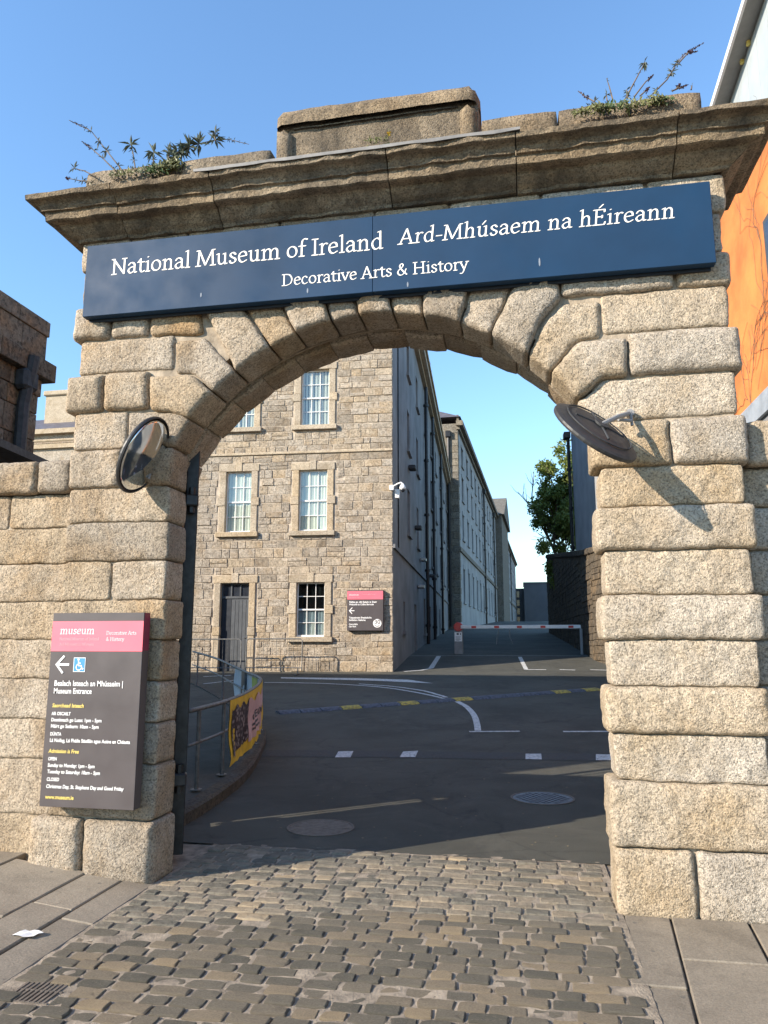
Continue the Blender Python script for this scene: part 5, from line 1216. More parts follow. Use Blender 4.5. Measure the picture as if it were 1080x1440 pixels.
b = MB(); b.add([P3(-.3, -.3, E2 + .5), P3(L2, -.3, E2 + .5), P3(L2, 12.3, E2 + .5), P3(-.3, 12.3, E2 + .5), P3(4, 6, E2 + 3.6), P3(L2 - 4, 6, E2 + 3.6)], [(0, 1, 5, 4), (1, 2, 5), (2, 3, 4, 5), (3, 0, 4), (3, 2, 1, 0)]); b.build('roof', M['slate'], lb_)
for s, off in ((0.4, 0), (24.6, 0), (40.8, 0), (70, 0), (90, 0)):
    b = MB(); pp = (lambda d, z_: P3(-0.16, 0.75, z_)) if s < 1 else (lambda d, z_, s=s: P3(s, -0.16, z_))
    b.tube([pp(0, 2.6 + 0.03 * s), pp(0, E2 - 0.9)], 0.1, 8); v = Vector(pp(0, E2 - 1.2))
    b.box((v.x - .22, v.y - .2, v.z), (v.x + .22, v.y + .2, v.z + .55), ch=.05)
    for zz_ in (5, 8.4, 11.5, 14.5): w0 = Vector(pp(0, zz_)); b.tube([w0, w0 + Vector((0, 0, .15))], 0.15, 8)
    b.build('downpipe', M['iron'], lb_)
b = MB(); s0, s1, pj = 47.0, 65.0, 0.9          # pedimented centre
b.box((s0, -pj, 1.5), (s1, -0.02, E2 + 0.1), fr=P3); b.add([P3(s0 - .5, -pj - .4, E2 + .1), P3(s1 + .5, -pj - .4, E2 + .1), P3((s0 + s1) / 2, -pj - .4, E2 + 4.2), P3(s0 - .5, 4, E2 + .1), P3(s1 + .5, 4, E2 + .1), P3((s0 + s1) / 2, 4, E2 + 4.2)], [(0, 1, 2), (5, 4, 3), (0, 2, 5, 3), (1, 4, 5, 2), (0, 3, 4, 1)]); b.build('pediment', M['dressed_grey'], lb_)

# ------------------------------------------------------------------ far end of the street
fe = empty('far_building', (5, 172, 4.6), 'plain dark grey block closing the far end of the street', 'building')
y0 = 170.0; xa_, xb_ = atD(739, 175), atD(800, 175)
b = MB(); b.box((xa_, y0, 3), (xb_, y0 + 12, 14.4)); b.build('wall', M['far_grey'], fe)
b = MB(); b.box((atD(724, 179), y0 + 4, 3), (xa_ - .02, y0 + 14, 13.6)); b.build('side_wing', M['far_grey'], fe)
b = MB(); b.box((xa_ - .15, y0 - .15, 14.4), (xb_, y0 + 12.1, 14.75)); b.build('roof_edge', M['far_grey'], fe)
for k in range(4):
    b = MB(); x = xa_ - 0.0; b.box((atD(728, 174), y0 + 3.9, 5.5 + k * 2.0), (atD(732, 174), y0 + 3.98, 6.9 + k * 2.0)); b.build('window', M['far_glass'], fe)

# ------------------------------------------------------------------ right side: retaining wall, grey house, tree
rt = empty('retaining_wall', (2.3, 25, 0.9), 'dark sooty rubble wall along the right side of the street', 'wall')
pl_ = [(3.38, 8.8, 4.3), (3.25, 16.2, 4.5), (2.36, 21.0, 4.55), (2.25, 24.0, 4.8), (1.72, 46.0, 7.1)]
core = MB(); st = MB(); r5 = random.Random(5)
for (xa_, ya_, za_), (xb_, yb_, zb_) in zip(pl_, pl_[1:]):
    d = Vector((xb_ - xa_, yb_ - ya_, 0)); L = d.length; d.normalize(); n = Vector((-d.y, d.x, 0))     # n points to the street (-x)
    if n.x > 0: n = -n
    def W(s, o, z, xa_=xa_, ya_=ya_, d=d, n=n): return tuple(Vector((xa_, ya_, 0)) + d * s + n * o + Vector((0, 0, z)))
    g0_, g1_ = zg(ya_) - 0.3, zg(yb_) - 0.3
    core.add([W(0, 0, g0_), W(L, 0, g1_), W(L, 0, zb_), W(0, 0, za_), W(0, -.6, g0_), W(L, -.6, g1_), W(L, -.6, zb_), W(0, -.6, za_)], [(3, 2, 1, 0), (4, 5, 6, 7), (3, 7, 6, 2), (0, 3, 7, 4), (1, 2, 6, 5)])
    z = zg(ya_) - 0.1
    while z < zb_ - 0.1:
        h = r5.uniform(0.18, 0.32); s = 0.0
        while s < L:
            wd = r5.uniform(0.3, 0.8); zt = za_ + (zb_ - za_) * s / L
            if z + h < zt - .12 and z + h > zg(ya_ + d.y * s): st.box((s + .01, 0.0, z + .008), (min(L, s + wd) - .01, max(.01, r5.gauss(.035, .012)), z + h - .008), fr=W, ch=0.014)
            s += wd
        z += h
    s = 0.0
    while s < L - .1:
        wd = r5.uniform(0.6, 0.9); e_ = min(L, s + wd); b = MB(); zt = za_ + (zb_ - za_) * (s + e_) / 2 / L
        b.box((s + .006, -.66, zt - .06), (e_ - .006, .07, zt + .13), fr=W, ch=.02); b.build('coping_stone', M['dark_wall'], rt); s += wd
core.build('wall_core', M['dark_wall'], rt); tag(st.build('rubble_stonework', M['dark_wall'], rt), kind='stuff')
gh = empty('grey_house', (4, 24, 3), 'grey rendered house wall with a black downpipe above the retaining wall', 'building')
def GH(s, d, z): return (2.95 - 0.0463 * s + d, 17.5 + s, z)
b = MB(); b.box((-1, 0.05, 2.0), (11.6, 8, 11.4), fr=GH); b.build('wall', M['clad_render'] if 'clad_render' in M else plain('pale_grey_render', (0.34, 0.345, 0.35), 0.9, var=0.15, scale=0.8, bs=0.2, world=True), gh)
b = MB(); b.box((-1.3, -0.25, 11.4), (11.8, 8.2, 11.65), fr=GH); b.add([GH(-1.3, -.25, 11.65), GH(11.8, -.25, 11.65), GH(11.8, 8.2, 11.65), GH(-1.3, 8.2, 11.65), GH(-1.3, 4, 13.4), GH(11.8, 4, 13.4)], [(0, 1, 5, 4), (2, 3, 4, 5), (1, 2, 5), (3, 0, 4)]); b.build('roof', M['slate'], gh)
b = MB(); b.tube([GH(11.5, -0.1, 4), GH(11.5, -0.1, 10.9)], 0.075, 8); b.box((11.3, -.3, 10.7), (11.8, .0, 11.0), fr=GH, ch=.03)
for zz_ in (5.6, 7.4, 9.2): b.tube([GH(11.5, -.1, zz_), GH(11.5, -.1, zz_ + .12)], 0.11, 8)
b.build('downpipe', M['iron'], gh)

def tree(base, H, rx, rz, seed, label, n=42000):
    r = random.Random(seed); base = Vector(base); t = empty('tree', base, label, 'tree')
    tb = MB(); tips = []
    def limb(p, d, L, rad, lev):
        pts = [p]; q = p.copy(); dd = d.copy()
        for i in range(5): dd = (dd + rv(r) * 0.16 + Vector((0, 0, 0.07))).normalized(); q = q + dd * L / 5; pts.append(q.copy())
        tb.tube(pts, [rad * (1 - 0.13 * i) for i in range(6)], 6 if lev < 2 else 4)
        if lev < 3:
            for k in range(5 if lev else 9):
                f = r.uniform(0.3, 1.0); i = min(4, int(f * 5)); s = pts[i].lerp(pts[i + 1], f * 5 - i if f < 1 else 0)
                nd = (dd * 0.7 + rv(r) * 0.8 + Vector((0, 0, 0.25))).normalized(); limb(s, nd, L * r.uniform(0.42, 0.6), rad * 0.5, lev + 1)
        else: tips.extend(pts[2:])
    limb(base, Vector((-0.05, 0, 1)).normalized(), H * 0.62, 0.16, 0)
    tb.build('trunk', M['bark'], t)
    lb2 = MB(); c0 = base + Vector((-0.25, 0, H * 0.58))
    cl = [tip for tip in tips]; r.shuffle(cl); clumps = []
    while len(clumps) < 150:
        d = rv(r); f = r.random() ** 0.4; clumps.append(c0 + Vector((d.x * rx * f * 0.88, d.y * rx * f * 0.88, d.z * rz * f * 0.9)))
    for k in range(n):
        tip = cl[k % len(cl)]; p = tip + rv(r) * r.uniform(0, 0.42)
        if k % 5 < 2: p = clumps[k % 150] + rv(r) * r.uniform(0, 0.5)
        if p.z > base.z + H: continue
        e = ((p.x - c0.x) / rx) ** 2 + ((p.y - c0.y) / rx) ** 2 + ((p.z - c0.z) / rz) ** 2
        if e > 1.15: continue
        leafcard(lb2, p, rv(r) + Vector((0, 0, -0.2)), rv(r), r.uniform(0.13, 0.22), r.uniform(0.09, 0.14), 0)
    lb2.build('crown', M['tree_leaf'], t); return t
tree((2.95, 39.5, 2.9), 10.6, 2.1, 5.2, 12, 'green leafy tree rising behind the sooty wall on the right')

# ------------------------------------------------------------------ left: sooty ashlar building, house with chimney
XL_ = -9.0
lbd = empty('ashlar_building', (-15, 6, 0.1), 'sooty dark ashlar building with heavy parapet at the left edge', 'building')
def at_x(px, py, X):
    d = ray(px, py); p = CAM + d * ((X - CAM.x) / d.x); return p.y, p.z
yE, zP = at_x(60, 452, XL_)[0], at_x(60, 452, XL_)[1]
z_c = at_x(46, 505, XL_)[1]; z_f = at_x(46, 555, XL_)[1]; yW = at_x(52, 560, XL_)[0]
def LB(s, d, z): return (XL_ - d, yW - s, z)           # s back from the far corner towards the street
b = MB(); b.box((0, 0.03, -0.2), (9.7, 16, zP - 0.05), fr=lambda s, d, z: (XL_ - d, yW - s, z)); b.build('wall_core', M['left_stone'], lbd, flip=True)
r6 = random.Random(4); z = 0.1; row = 0
zs_l = []
while z < z_f: zs_l.append(z); z += 0.52
wh = (2.35, 3.6, at_x(8, 800, XL_)[1], at_x(8, 535, XL_)[1])
for z in zs_l:
    s = 0.0
    while s < 5.0:
        wd = r6.uniform(0.5, 0.95); a_, c_ = s, min(s + wd, 5.0); s += wd
        if a_ < wh[1] and c_ > wh[0] and z < wh[3] and z + .5 > 3.2: continue
        b = MB(); b.box((a_ + .006, -0.03, z + .006), (c_ - .006, 0.05, min(z + .514, z_f - .005)), fr=LB, ch=.012); b.build('ashlar_block', M['left_stone'], lbd, flip=True)
for z0, z1, pr in ((z_f + .002, z_c - 0.35, 0.05), (z_c - .348, z_c, 0.22), (z_c + .002, zP - 0.3, 0.07), (zP - 0.298, zP, 0.1)):
    s = -pr
    while s < 8:
        wd = r6.uniform(0.7, 1.1); b = MB(); b.box((s + .004, -pr, z0), (s + wd - .004, 0.2, z1), fr=LB, ch=.012); b.build('parapet_block' if z0 > z_c else 'cornice_block', M['left_stone'], lbd, flip=True); s += wd
b = MB(); s_ = 0.55; b.tube([LB(s_, -.28, z_c - .1), LB(s_, -.22, z_c - .5), LB(s_, -.14, z_c - 1.0), LB(s_, -.14, 0.2)], 0.11, 8)
for z in (z_c - 2.2, z_c - 3.6): b.tube([LB(s_, -.14, z), LB(s_, -.14, z + .14)], 0.16, 8)
b.box((s_ - .2, -.3, z_c - .75), (s_ + .2, -.03, z_c - .36), fr=LB, ch=.06); b.build('downpipe', M['iron_dull'], lbd)
b = MB()
for s in (wh[0], wh[1] - .2): b.box((s, -.06, 3.2), (s + .2, .1, wh[3]), fr=LB)
b.box((wh[0] - .1, -.06, wh[3] + .003), (wh[1] + .1, .1, wh[3] + .25), fr=LB); b.build('window', M['dressed'], lbd, flip=True)
b = MB(); b.add([LB(wh[0] + .2, 0.02, 3.2), LB(wh[1] - .2, 0.02, 3.2), LB(wh[1] - .2, .02, wh[3]), LB(wh[0] + .2, .02, wh[3])], [(0, 1, 2, 3)]); b.build('pane', M['far_glass'], bpy.data.objects[lbd.name])
# dark lean-to roof in front of it
cp = empty('canopy', (-9, 6, 0), 'black lean-to canopy roof just over the left boundary wall', 'canopy')
yA, zA = at_x(75, 651, -9.6); 
p = [onY(75, 651, 7.0), onY(-60, 588, 3.2), onY(-160, 640, 3.2), onY(-30, 668, 7.0)]
b = MB(); q = [Vector(v) for v in p]; th = Vector((0, 0, -0.12)); b.add(q + [v + th for v in q], [(0, 1, 2, 3), (7, 6, 5, 4), (0, 4, 5, 1), (1, 5, 6, 2), (2, 6, 7, 3), (3, 7, 4, 0)]); b.build('roof', M['iron_dull'], cp)
for v in (q[0] + Vector((-0.15, -.1, 0)), q[3]):
    b = MB(); b.tube([Vector((v.x, v.y, zg(v.y))), v + th], 0.06, 8); b.build('post', M['iron_dull'], cp)
hc = empty('slate_house', (-27, 36, 1.5), 'distant stone house with slate roof and tall chimney, left of the gateway', 'building')
D = 40.0; Yh = D - 4.92; ze = onY(70, 605, Yh).z
xl, xr = onY(-60, 640, Yh).x, onY(175, 640, Yh).x
b = MB(); b.box((xl, Yh, 0.5), (xr, Yh + 8, ze - 0.3)); b.build('wall', M['rubble'], hc)
b = MB(); b.box((xl - .2, Yh - .35, ze - 0.3), (xr + .2, Yh + 8.3, ze)); b.build('cornice', M['dressed'], hc)
b = MB(); zl_ = onY(70, 628, Yh).z; b.box((xl, Yh - .2, zl_ - .15), (xr, Yh + .1, zl_ + .12)); b.tube([(xl, Yh - .25, zl_ + .3), (xr, Yh - .25, zl_ + .3)], 0.08, 6); b.build('gutter', M['dressed'], hc)
zr_ = onY(70, 590, Yh + 4).z
b = MB(); b.add([(xl - .2, Yh - .3, ze + .003), (xr + .2, Yh - .3, ze + .003), (xr + .2, Yh + 8.3, ze + .003), (xl - .2, Yh + 8.3, ze + .003), (xl, Yh + 4, zr_), (xr, Yh + 4, zr_)], [(0, 1, 5, 4), (1, 2, 5), (2, 3, 4, 5), (3, 0, 4)]); rf = b.build('roof', M['slate'], hc)
a = onY(62, 590, Yh + 2.2); c = onY(97, 548, Yh + 2.2)
b = MB(); b.box((a.x, Yh + 2.2, ze), (c.x + .6, Yh + 4.6, c.z - .35), ch=.02); ck = b.build('chimney', M['dressed'], rf)
b = MB(); b.box((a.x - .12, Yh + 2.05, c.z - .35), (c.x + .72, Yh + 4.75, c.z - .02), ch=.05); b.build('chimney_cap', M['dressed'], ck)

# ------------------------------------------------------------------ right: orange rendered building with clad gable
XO = 4.0
og = empty('orange_building', (6, 8, 0), 'orange rendered building with grey metal-clad gable behind the right pier', 'building')
def OB(s, d, z): return (XO + d, s, z)
y1, z1_ = at_x(1003, 137, XO - 0.3); y2, z2_ = at_x(1045, 0, XO - 0.3)
yfar = at_x(985, 200, XO)[0]; slope = (z2_ - z1_) / (y1 - y2); zc = at_x(1030, 150, XO)[1] - 0.4
yn = -1.0
zclad = at_x(1076, 160, XO)[1]
b = MB(); b.quad(OB(yfar, 0, 0), OB(yn, 0, 0), OB(yn, 0, zclad), OB(yfar, 0, zclad)); b.quad(OB(yfar, 0, 0), OB(yfar, 0, zclad), OB(yfar, 10, zclad), OB(yfar, 10, 0)); b.quad(OB(yn, 0, 0), OB(yn, 10, 0), OB(yn, 10, zclad), OB(yn, 0, zclad)); b.build('orange_wall', M['orange'], og)
# vertical cladding boards, each cut to the verge
def ztop(y): return z1_ + (y1 - y) * slope - 0.1
ym = (yfar + yn) / 2
def zt2(y): return ztop(y) if y > ym else ztop(2 * ym - y)
y = yfar - 0.02; r7 = random.Random(3)
b0 = MB(); b0.add([OB(yfar, .05, zclad), OB(ym, .05, zclad), OB(ym, .05, ztop(ym)), OB(yfar, .05, ztop(yfar))], [(0, 1, 2, 3)]); b0.add([OB(ym, .05, zclad), OB(yn, .05, zclad), OB(yn, .05, ztop(yfar)), OB(ym, .05, ztop(ym))], [(0, 1, 2, 3)]); b0.build('cladding_backing', M['clad_dark'], og)
while y > yn + .1:
    a_, c_ = y, max(yn, y - 0.52); b = MB()
    if a_ > ym > c_: c_ = ym
    f = [(a_ - .008, zclad + .01), (c_ + .008, zclad + .01), (c_ + .008, zt2(c_)), (a_ - .008, zt2(a_))]
    b.add([OB(s, -.012, z) for s, z in f] + [OB(s, .05, z) for s, z in f], [(0, 1, 2, 3), (0, 4, 5, 1), (1, 5, 6, 2), (2, 6, 7, 3), (3, 7, 4, 0)]); b.build('cladding_board', M['clad'], og); y = c_
# roof with deep verge: white edge and grey soffit
ov = 0.30; b = MB(); s_ = MB(); fa = MB()
ye, ze_ = yfar + 0.5, ztop(yfar + 0.5)
for sgn in (0, 1):
    A = (ye, ztop(ye)) if not sgn else (2 * ym - ye, ztop(ye)); B = (ym, ztop(ym))
    b.add([OB(A[0], -ov, A[1] + .10), OB(B[0], -ov, B[1] + .10), OB(B[0], 9, B[1] + .10), OB(A[0], 9, A[1] + .10)], [(0, 1, 2, 3)])
    s_.add([OB(A[0], -ov, A[1] + .02), OB(B[0], -ov, B[1] + .02), OB(B[0], .2, B[1] + .02), OB(A[0], .2, A[1] + .02)], [(0, 1, 2, 3)])
    fa.add([OB(A[0], -ov - .012, A[1]), OB(B[0], -ov - .012, B[1]), OB(B[0], -ov - .012, B[1] + .12), OB(A[0], -ov - .012, A[1] + .12), OB(A[0], -ov + .03, A[1]), OB(B[0], -ov + .03, B[1]), OB(B[0], -ov + .03, B[1] + .12), OB(A[0], -ov + .03, A[1] + .12)], [(0, 1, 2, 3), (4, 5, 1, 0), (3, 2, 6, 7), (0, 3, 7, 4)])
b.build('roof', M['slate'], og); s_.build('soffit', M['soffit'], og); fa.build('verge_board', M['fascia'], og)
yw0, zw0 = at_x(1077, 312, XO); 
b = MB(); b.box((yw0 - 1.6, -.05, zw0 - 2.4), (yw0, .1, zw0), fr=OB); wn = b.build('window', M['clad_dark'], og)
b = MB(); b.add([OB(yw0 - .08, -.054, zw0 - 2.3), OB(yw0 - 1.5, -.054, zw0 - 2.3), OB(yw0 - 1.5, -.054, zw0 - .08), OB(yw0 - .08, -.054, zw0 - .08)], [(0, 1, 2, 3)]); b.build('pane', M['far_glass'], wn)
for px, py in ((1056, 60), (1047, 86)):
    yy_, zz_ = at_x(px, py, XO); b = MB(); b.box((yy_ - .03, -.07, zz_ - .05), (yy_ + .03, -.012, zz_ + .05), fr=OB, ch=.01); b.build('wall_light', M['sign_yellow'], og)
# dry creeper traces on the render, and the low zinc coping in front
yq, zq_ = at_x(1042, 586, 3.4)
lo = empty('low_wing', (3.9, 4, 0), 'low wing with zinc-grey sloping coping at the foot of the orange building', 'building')
b = MB(); b.box((-0.9, 0.0, 0), (yq + 1.0, .55, zq_ - 0.3), fr=lambda s, d, z: (3.42 + d, s, z)); b.build('wall', M['render_grey'], lo, flip=True)
b = MB(); b.add([(3.36, -0.9, zq_ - .3), (3.36, yq + 1.1, zq_ - .3), (3.36, yq + 1.1, zq_), (3.36, -.9, zq_), (3.985, yq + 1.1, zq_ + .12), (3.985, -.9, zq_ + .12), (3.985, yq + 1.1, zq_ - .3), (3.985, -.9, zq_ - .3)], [(3, 2, 1, 0), (5, 4, 2, 3), (1, 2, 4, 6), (0, 7, 5, 3), (0, 1, 6, 7)]); b.build('coping', M['zinc'], lo)
cr_ = empty('dry_creeper', OB(3, -.02, 3), 'thin dried creeper stems clinging to the orange wall', 'creeper')
r8 = random.Random(8); b = MB()
def vine(p, d, n, lev):
    pts = [p]; q = p
    for i in range(n):
        d = (d + Vector((r8.gauss(0, .35), r8.gauss(0, .35)))).normalized(); q = q + d * 0.16; pts.append(q)
        if lev < 2 and r8.random() < 0.45: vine(q, (d + Vector((r8.gauss(0, 1), r8.gauss(0, 1)))).normalized(), n // 2, lev + 1)
    b.tube([OB(v.x, -0.012, v.y) for v in pts], 0.0045 - .001 * lev, 4)
y0_, z0_ = at_x(1046, 570, XO); 
for k in range(3): vine(Vector((y0_ + r8.uniform(-.8, .5), z0_ - .2)), Vector((r8.uniform(-.6, .6), 1)).normalized(), 14, 0)
yv, zv = at_x(1064, 520, XO); vine(Vector((yv, zv)), Vector((0, 1)), 26, 1)
b.build('vine', M['stem'], cr_)

# ================================================================== STREET THINGS
# ------------------------------------------------------------------ road markings
mk = {}
def marking(pts, name='road_marking'):
    b = MB(); q = [onG(x, y, 0.008) for x, y in pts]; b.add(q, [tuple(range(len(q)))]); o = b.build(name, M['paint'], road)
    return o
def line(pts, w0, w1=None, h=0.006, m=None, nm='road_marking'):
    """painted line along pixel points, w in metres"""
    q = [onG(x, y, 0.0) for x, y in pts]; w1 = w1 or w0; b = MB(); n = len(q); vs = []
    for i, p in enumerate(q):
        t = (q[min(n - 1, i + 1)] - q[max(0, i - 1)]); t.z = 0; t.normalize(); s = Vector((-t.y, t.x, 0)) * (w0 + (w1 - w0) * i / (n - 1)) / 2
        for v in (p + s, p - s): vs.append((v.x, v.y, zg(v.y) + h))
    b.add(vs, [(2 * i + 1, 2 * i + 3, 2 * i + 2, 2 * i) for i in range(n - 1)]); return b.build(nm, m or M['paint'], road)
def dense(pts, k=6):
    return [(p.x, p.y) for p in cr([Vector(q) for q in pts], k)]
for p in ([(476, 1057), (471, 1065), (493, 1065), (497, 1056)], [(567, 1057), (562, 1065), (584, 1065), (588, 1056)], [(739, 1060), (739, 1068), (762, 1068), (761, 1060)], [(838, 1061), (838, 1069), (861, 1069), (860, 1061)]): marking(p)
line(dense([(643, 987), (657, 995), (667, 1007), (671, 1020), (672, 1028)]), 0.12, 0.11)
line([(660, 1029.5), (731, 1029)], 0.10); line([(792, 1029.5), (870, 1029)], 0.10)
line(dense([(372, 960), (440, 961), (503, 964), (555, 969), (600, 977), (630, 984)]), 0.09)
line(dense([(505, 962), (555, 966), (596, 972), (628, 981)]), 0.09)
marking([(395, 952.5), (395, 954), (520, 957), (609, 961), (575, 956), (500, 953.5)])
line([(568, 944.5), (592, 943), (606, 940)], 0.12); line([(606, 940), (612, 931), (617, 923)], 0.16)
line([(731, 924), (740, 942)], 0.13); line([(740, 942), (768, 942)], 0.12); line([(787, 942), (809, 942.5)], 0.12); line([(830, 942), (862, 943)], 0.12); line([(560, 922.5), (700, 922), (832, 922.5)], 0.06)
line([(286, 944), (330, 941)], 0.1); line([(286, 952), (325, 950)], 0.1); line([(286, 962), (330, 957)], 0.08)
line(dense([(240, 1059), (420, 1060), (600, 1062), (880, 1066)]), 0.55, None, 0.0035, plain('fresh_asphalt', (0.05, 0.05, 0.046), 0.85, var=0.3, scale=30, bs=0.4, world=True), 'trench_patch')
# ------------------------------------------------------------------ speed bump of rubber segments
A = onG(390, 1003); B = onG(839, 970)
sbm = empty('speed_bump', A.lerp(B, .5), 'low black and yellow rubber speed bump lying askew across the road', 'speed bump')
d = (B - A); d.z = 0; L = d.length; d.normalize(); n = Vector((-d.y, d.x, 0)); NSEG = 18
yel = {3, 6, 15, 17, 9}
for k in range(NSEG):
    b = MB(); vs = []; fs = []; s0, s1 = L * k / NSEG + .01, L * (k + 1) / NSEG - .01
    pr_ = [(-.19, 0), (-.15, .022), (-.06, .042), (.06, .042), (.15, .022), (.19, 0)]
    for s in (s0, (s0 + s1) / 2, s1):
        for o_, h in pr_: p = A + d * s + n * o_; vs.append((p.x, p.y, zg(p.y) + h + .002))
    for i in range(2):
        for j in range(5): q = i * 6 + j; fs.append((q, q + 6, q + 7, q + 1))
    fs.append(tuple(range(6))); fs.append(tuple(12 + j for j in range(6))[::-1])
    b.add(vs, fs).build('segment', M['bump_yellow' if k in yel else 'bump_black'], sbm, flip=True)
# ------------------------------------------------------------------ manhole covers
def manhole(px, py, rad, label, m, stud):
    c = onG(px, py); t = empty('manhole_cover', c, label, 'manhole cover')
    b = MB(); b.disc(c, (0, 0, 1), rad * 1.08, 40, [(1.0, 0.001), (1.0, 0.006), (0.94, 0.006), (0.94, -0.004)]); b.build('frame', M['manhole_brown'], t)
    b = MB(); b.disc(c, (0, 0, 1), rad, 40, [(1.0, -0.02), (1.0, 0.004), (0.0, 0.004)]); b.build('lid', m, t)
    b = MB()
    if stud:
        k = 0.062; nn = int(rad / k) + 1
        for i in range(-nn, nn + 1):
            for j in range(-nn, nn + 1):
                x, y = i * k + (j % 2) * k / 2, j * k * 0.866
                if math.hypot(x, y) < rad * 0.9: b.box((c.x + x - .02, c.y + y - .02, c.z + .004), (c.x + x + .02, c.y + y + .02, c.z + .011), ch=.004)
    else:
        for s in (-1, 1): b.box((c.x + s * rad * .82 - .03, c.y - .012, c.z + .0045), (c.x + s * rad * .82 + .03, c.y + .012, c.z + .006))
    b.build('stud_pattern' if stud else 'lifting_slot', m if stud else M['iron'], t)
manhole(451, 1164, 0.27, 'smooth brown round manhole cover near the setts', M['manhole_brown'], False)
manhole(763, 1123, 0.30, 'studded blue-grey iron manhole cover towards the right jamb', M['manhole'], True)
# ------------------------------------------------------------------ kerbed island and bent railing with a torn banner
def smooth_path(P, k=8): return [Vector((p.x, p.y, 0)) for p in cr([Vector((x, y)) for x, y in P], k)]
kp = [(-2.95, 1.2), (-3.0, 2.2), (-3.2, 3.6), (-3.6, 5.2), (-4.1, 6.8), (-4.75, 8.0), (-5.7, 9.6), (-6.9, 11.4), (-8.4, 13.4), (-10.5, 15.2)]
kerb_path = smooth_path(kp)
b = MB(); vs = [(p.x - .05, p.y, zg(p.y) + 0.105) for p in kerb_path] + [(-14 if p.y > 2 else -8, max(0.75, p.y), zg(p.y) + 0.105) for p in kerb_path]; n = len(kerb_path)
b.add(vs, [(i, i + 1, n + i + 1, n + i) for i in range(n - 1)]); isl = struct(b.build('kerbed_pavement', M['asphalt'], None, (-6, 6, 0.1), flip=True))
k = 0; acc = 0.0; start = 0
def kerbstone(pts):
    b = MB(); vs = []; fs = []; m_ = len(pts)
    for i, p in enumerate(pts):
        t = (pts[min(m_ - 1, i + 1)] - pts[max(0, i - 1)]).normalized(); s = Vector((t.y, -t.x, 0)); z = zg(p.y)
        for o_, h in ((0.0, -.05), (0.01, .10), (-.02, .122), (-.15, .122), (-.16, -.05)): q = p + s * o_; vs.append((q.x, q.y, z + h))
    for i in range(m_ - 1):
        for j in range(5): q = i * 5 + j; w_ = i * 5 + (j + 1) % 5; fs.append((q, w_, w_ + 5, q + 5))
    fs.append(tuple(range(5))[::-1]); fs.append(tuple((m_ - 1) * 5 + j for j in range(5)))
    b.add(vs, fs).build('kerb_stone', M['kerb_dark'], isl)
i = 0
while i < len(kerb_path) - 1:
    j = i; Lk = 0
    while j < len(kerb_path) - 1 and Lk < 0.8: Lk += (kerb_path[j + 1] - kerb_path[j]).length; j += 1
    kerbstone([kerb_path[q].lerp(kerb_path[min(q + 1, j)], 0.012 if q == i else 0) for q in range(i, j + 1)]); i = j
rp = [(-3.24, 2.1), (-3.34, 3.2), (-3.62, 4.7), (-3.98, 6.1), (-4.34, 7.1), (-5.0, 8.2), (-5.75, 9.4), (-6.9, 11.2), (-8.3, 13.1)]
rail_path = smooth_path(rp, 8)
rg = empty('railing', (-3.4, 3.3, 0.1), 'low bent steel tube railing curving round the kerb, left of the road', 'railing')
def RZ(p, h): return Vector((p.x, p.y, zg(p.y) + 0.11 + h))
b = MB(); b.tube([RZ(p, 0.80) for p in rail_path], 0.024, 8); b.build('top_rail', M['rail_steel'], rg, smooth=True)
b = MB(); b.tube([RZ(p, 0.47) for p in rail_path], 0.016, 8); b.build('middle_rail', M['rail_steel'], rg, smooth=True)
for idx in (2, 8, 20, 29, 40, 52, 62):
    p = rail_path[min(idx, len(rail_path) - 1)]; b = MB(); b.tube([RZ(p, 0.012), RZ(p, 0.80)], 0.022, 8); b.tube([RZ(p, 0.012), RZ(p, 0.02)], 0.06, 8); b.build('post', M['rail_steel'], rg)
bn = empty('torn_banner', RZ(rail_path[16], 0.0), 'torn yellow-edged event banner hanging over the bent railing', 'banner')
def bpt(u, h):
    i = min(len(rail_path) - 2, int(u)); p = rail_path[i].lerp(rail_path[i + 1], u - i); t = (rail_path[i + 1] - rail_path[i]).normalized(); s = Vector((t.y, -t.x, 0))
    q = RZ(p, h) + s * (0.03 + 0.03 * noise.noise((u * .7, h * 3, 0)) * (0.8 - h) * 3); return q
def banner_piece(u0, u1, lo, hi, m, name, off=0.0):
    b = MB(); nu, nh = 26, 9; vs = []; fs = []
    for i in range(nu + 1):
        u = u0 + (u1 - u0) * i / nu; l_ = lo(u) if callable(lo) else lo; h_ = hi(u) if callable(hi) else hi
        for j in range(nh + 1):
            p = bpt(u, l_ + (h_ - l_) * j / nh); tt = (rail_path[min(len(rail_path) - 1, int(u) + 1)] - rail_path[int(u)]).normalized(); p = p + Vector((tt.y, -tt.x, 0)) * off; vs.append(p)
    for i in range(nu):
        for j in range(nh): q = i * (nh + 1) + j; fs.append((q, q + nh + 1, q + nh + 2, q + 1))
    return b.add(vs, fs).build(name, m, bn, smooth=True)
rag = lambda u: 0.06 + 0.05 * noise.noise((u * 1.7, 4, 0)) + 0.03 * noise.noise((u * 5, 2, 0))
banner_piece(9.0, 33, rag, 0.80, M['banner_yellow'], 'yellow_sheet')
banner_piece(9.6, 15.5, lambda u: rag(u) + .10 + (u - 9.6) * .01, lambda u: 0.70 + .03 * math.sin(u * 3), M['banner_dark'], 'printed_picture', 0.006)
banner_piece(15.0, 25.5, lambda u: rag(u) + .13 + .02 * math.sin(u * 2), lambda u: 0.69 + .04 * math.sin(u * 1.3), M['banner_pink'], 'pink_panel', 0.010)
banner_piece(9.05, 47, lambda u: 0.10 + rag(u), 0.79, M['banner_back'], 'inner_sheet', -0.012)
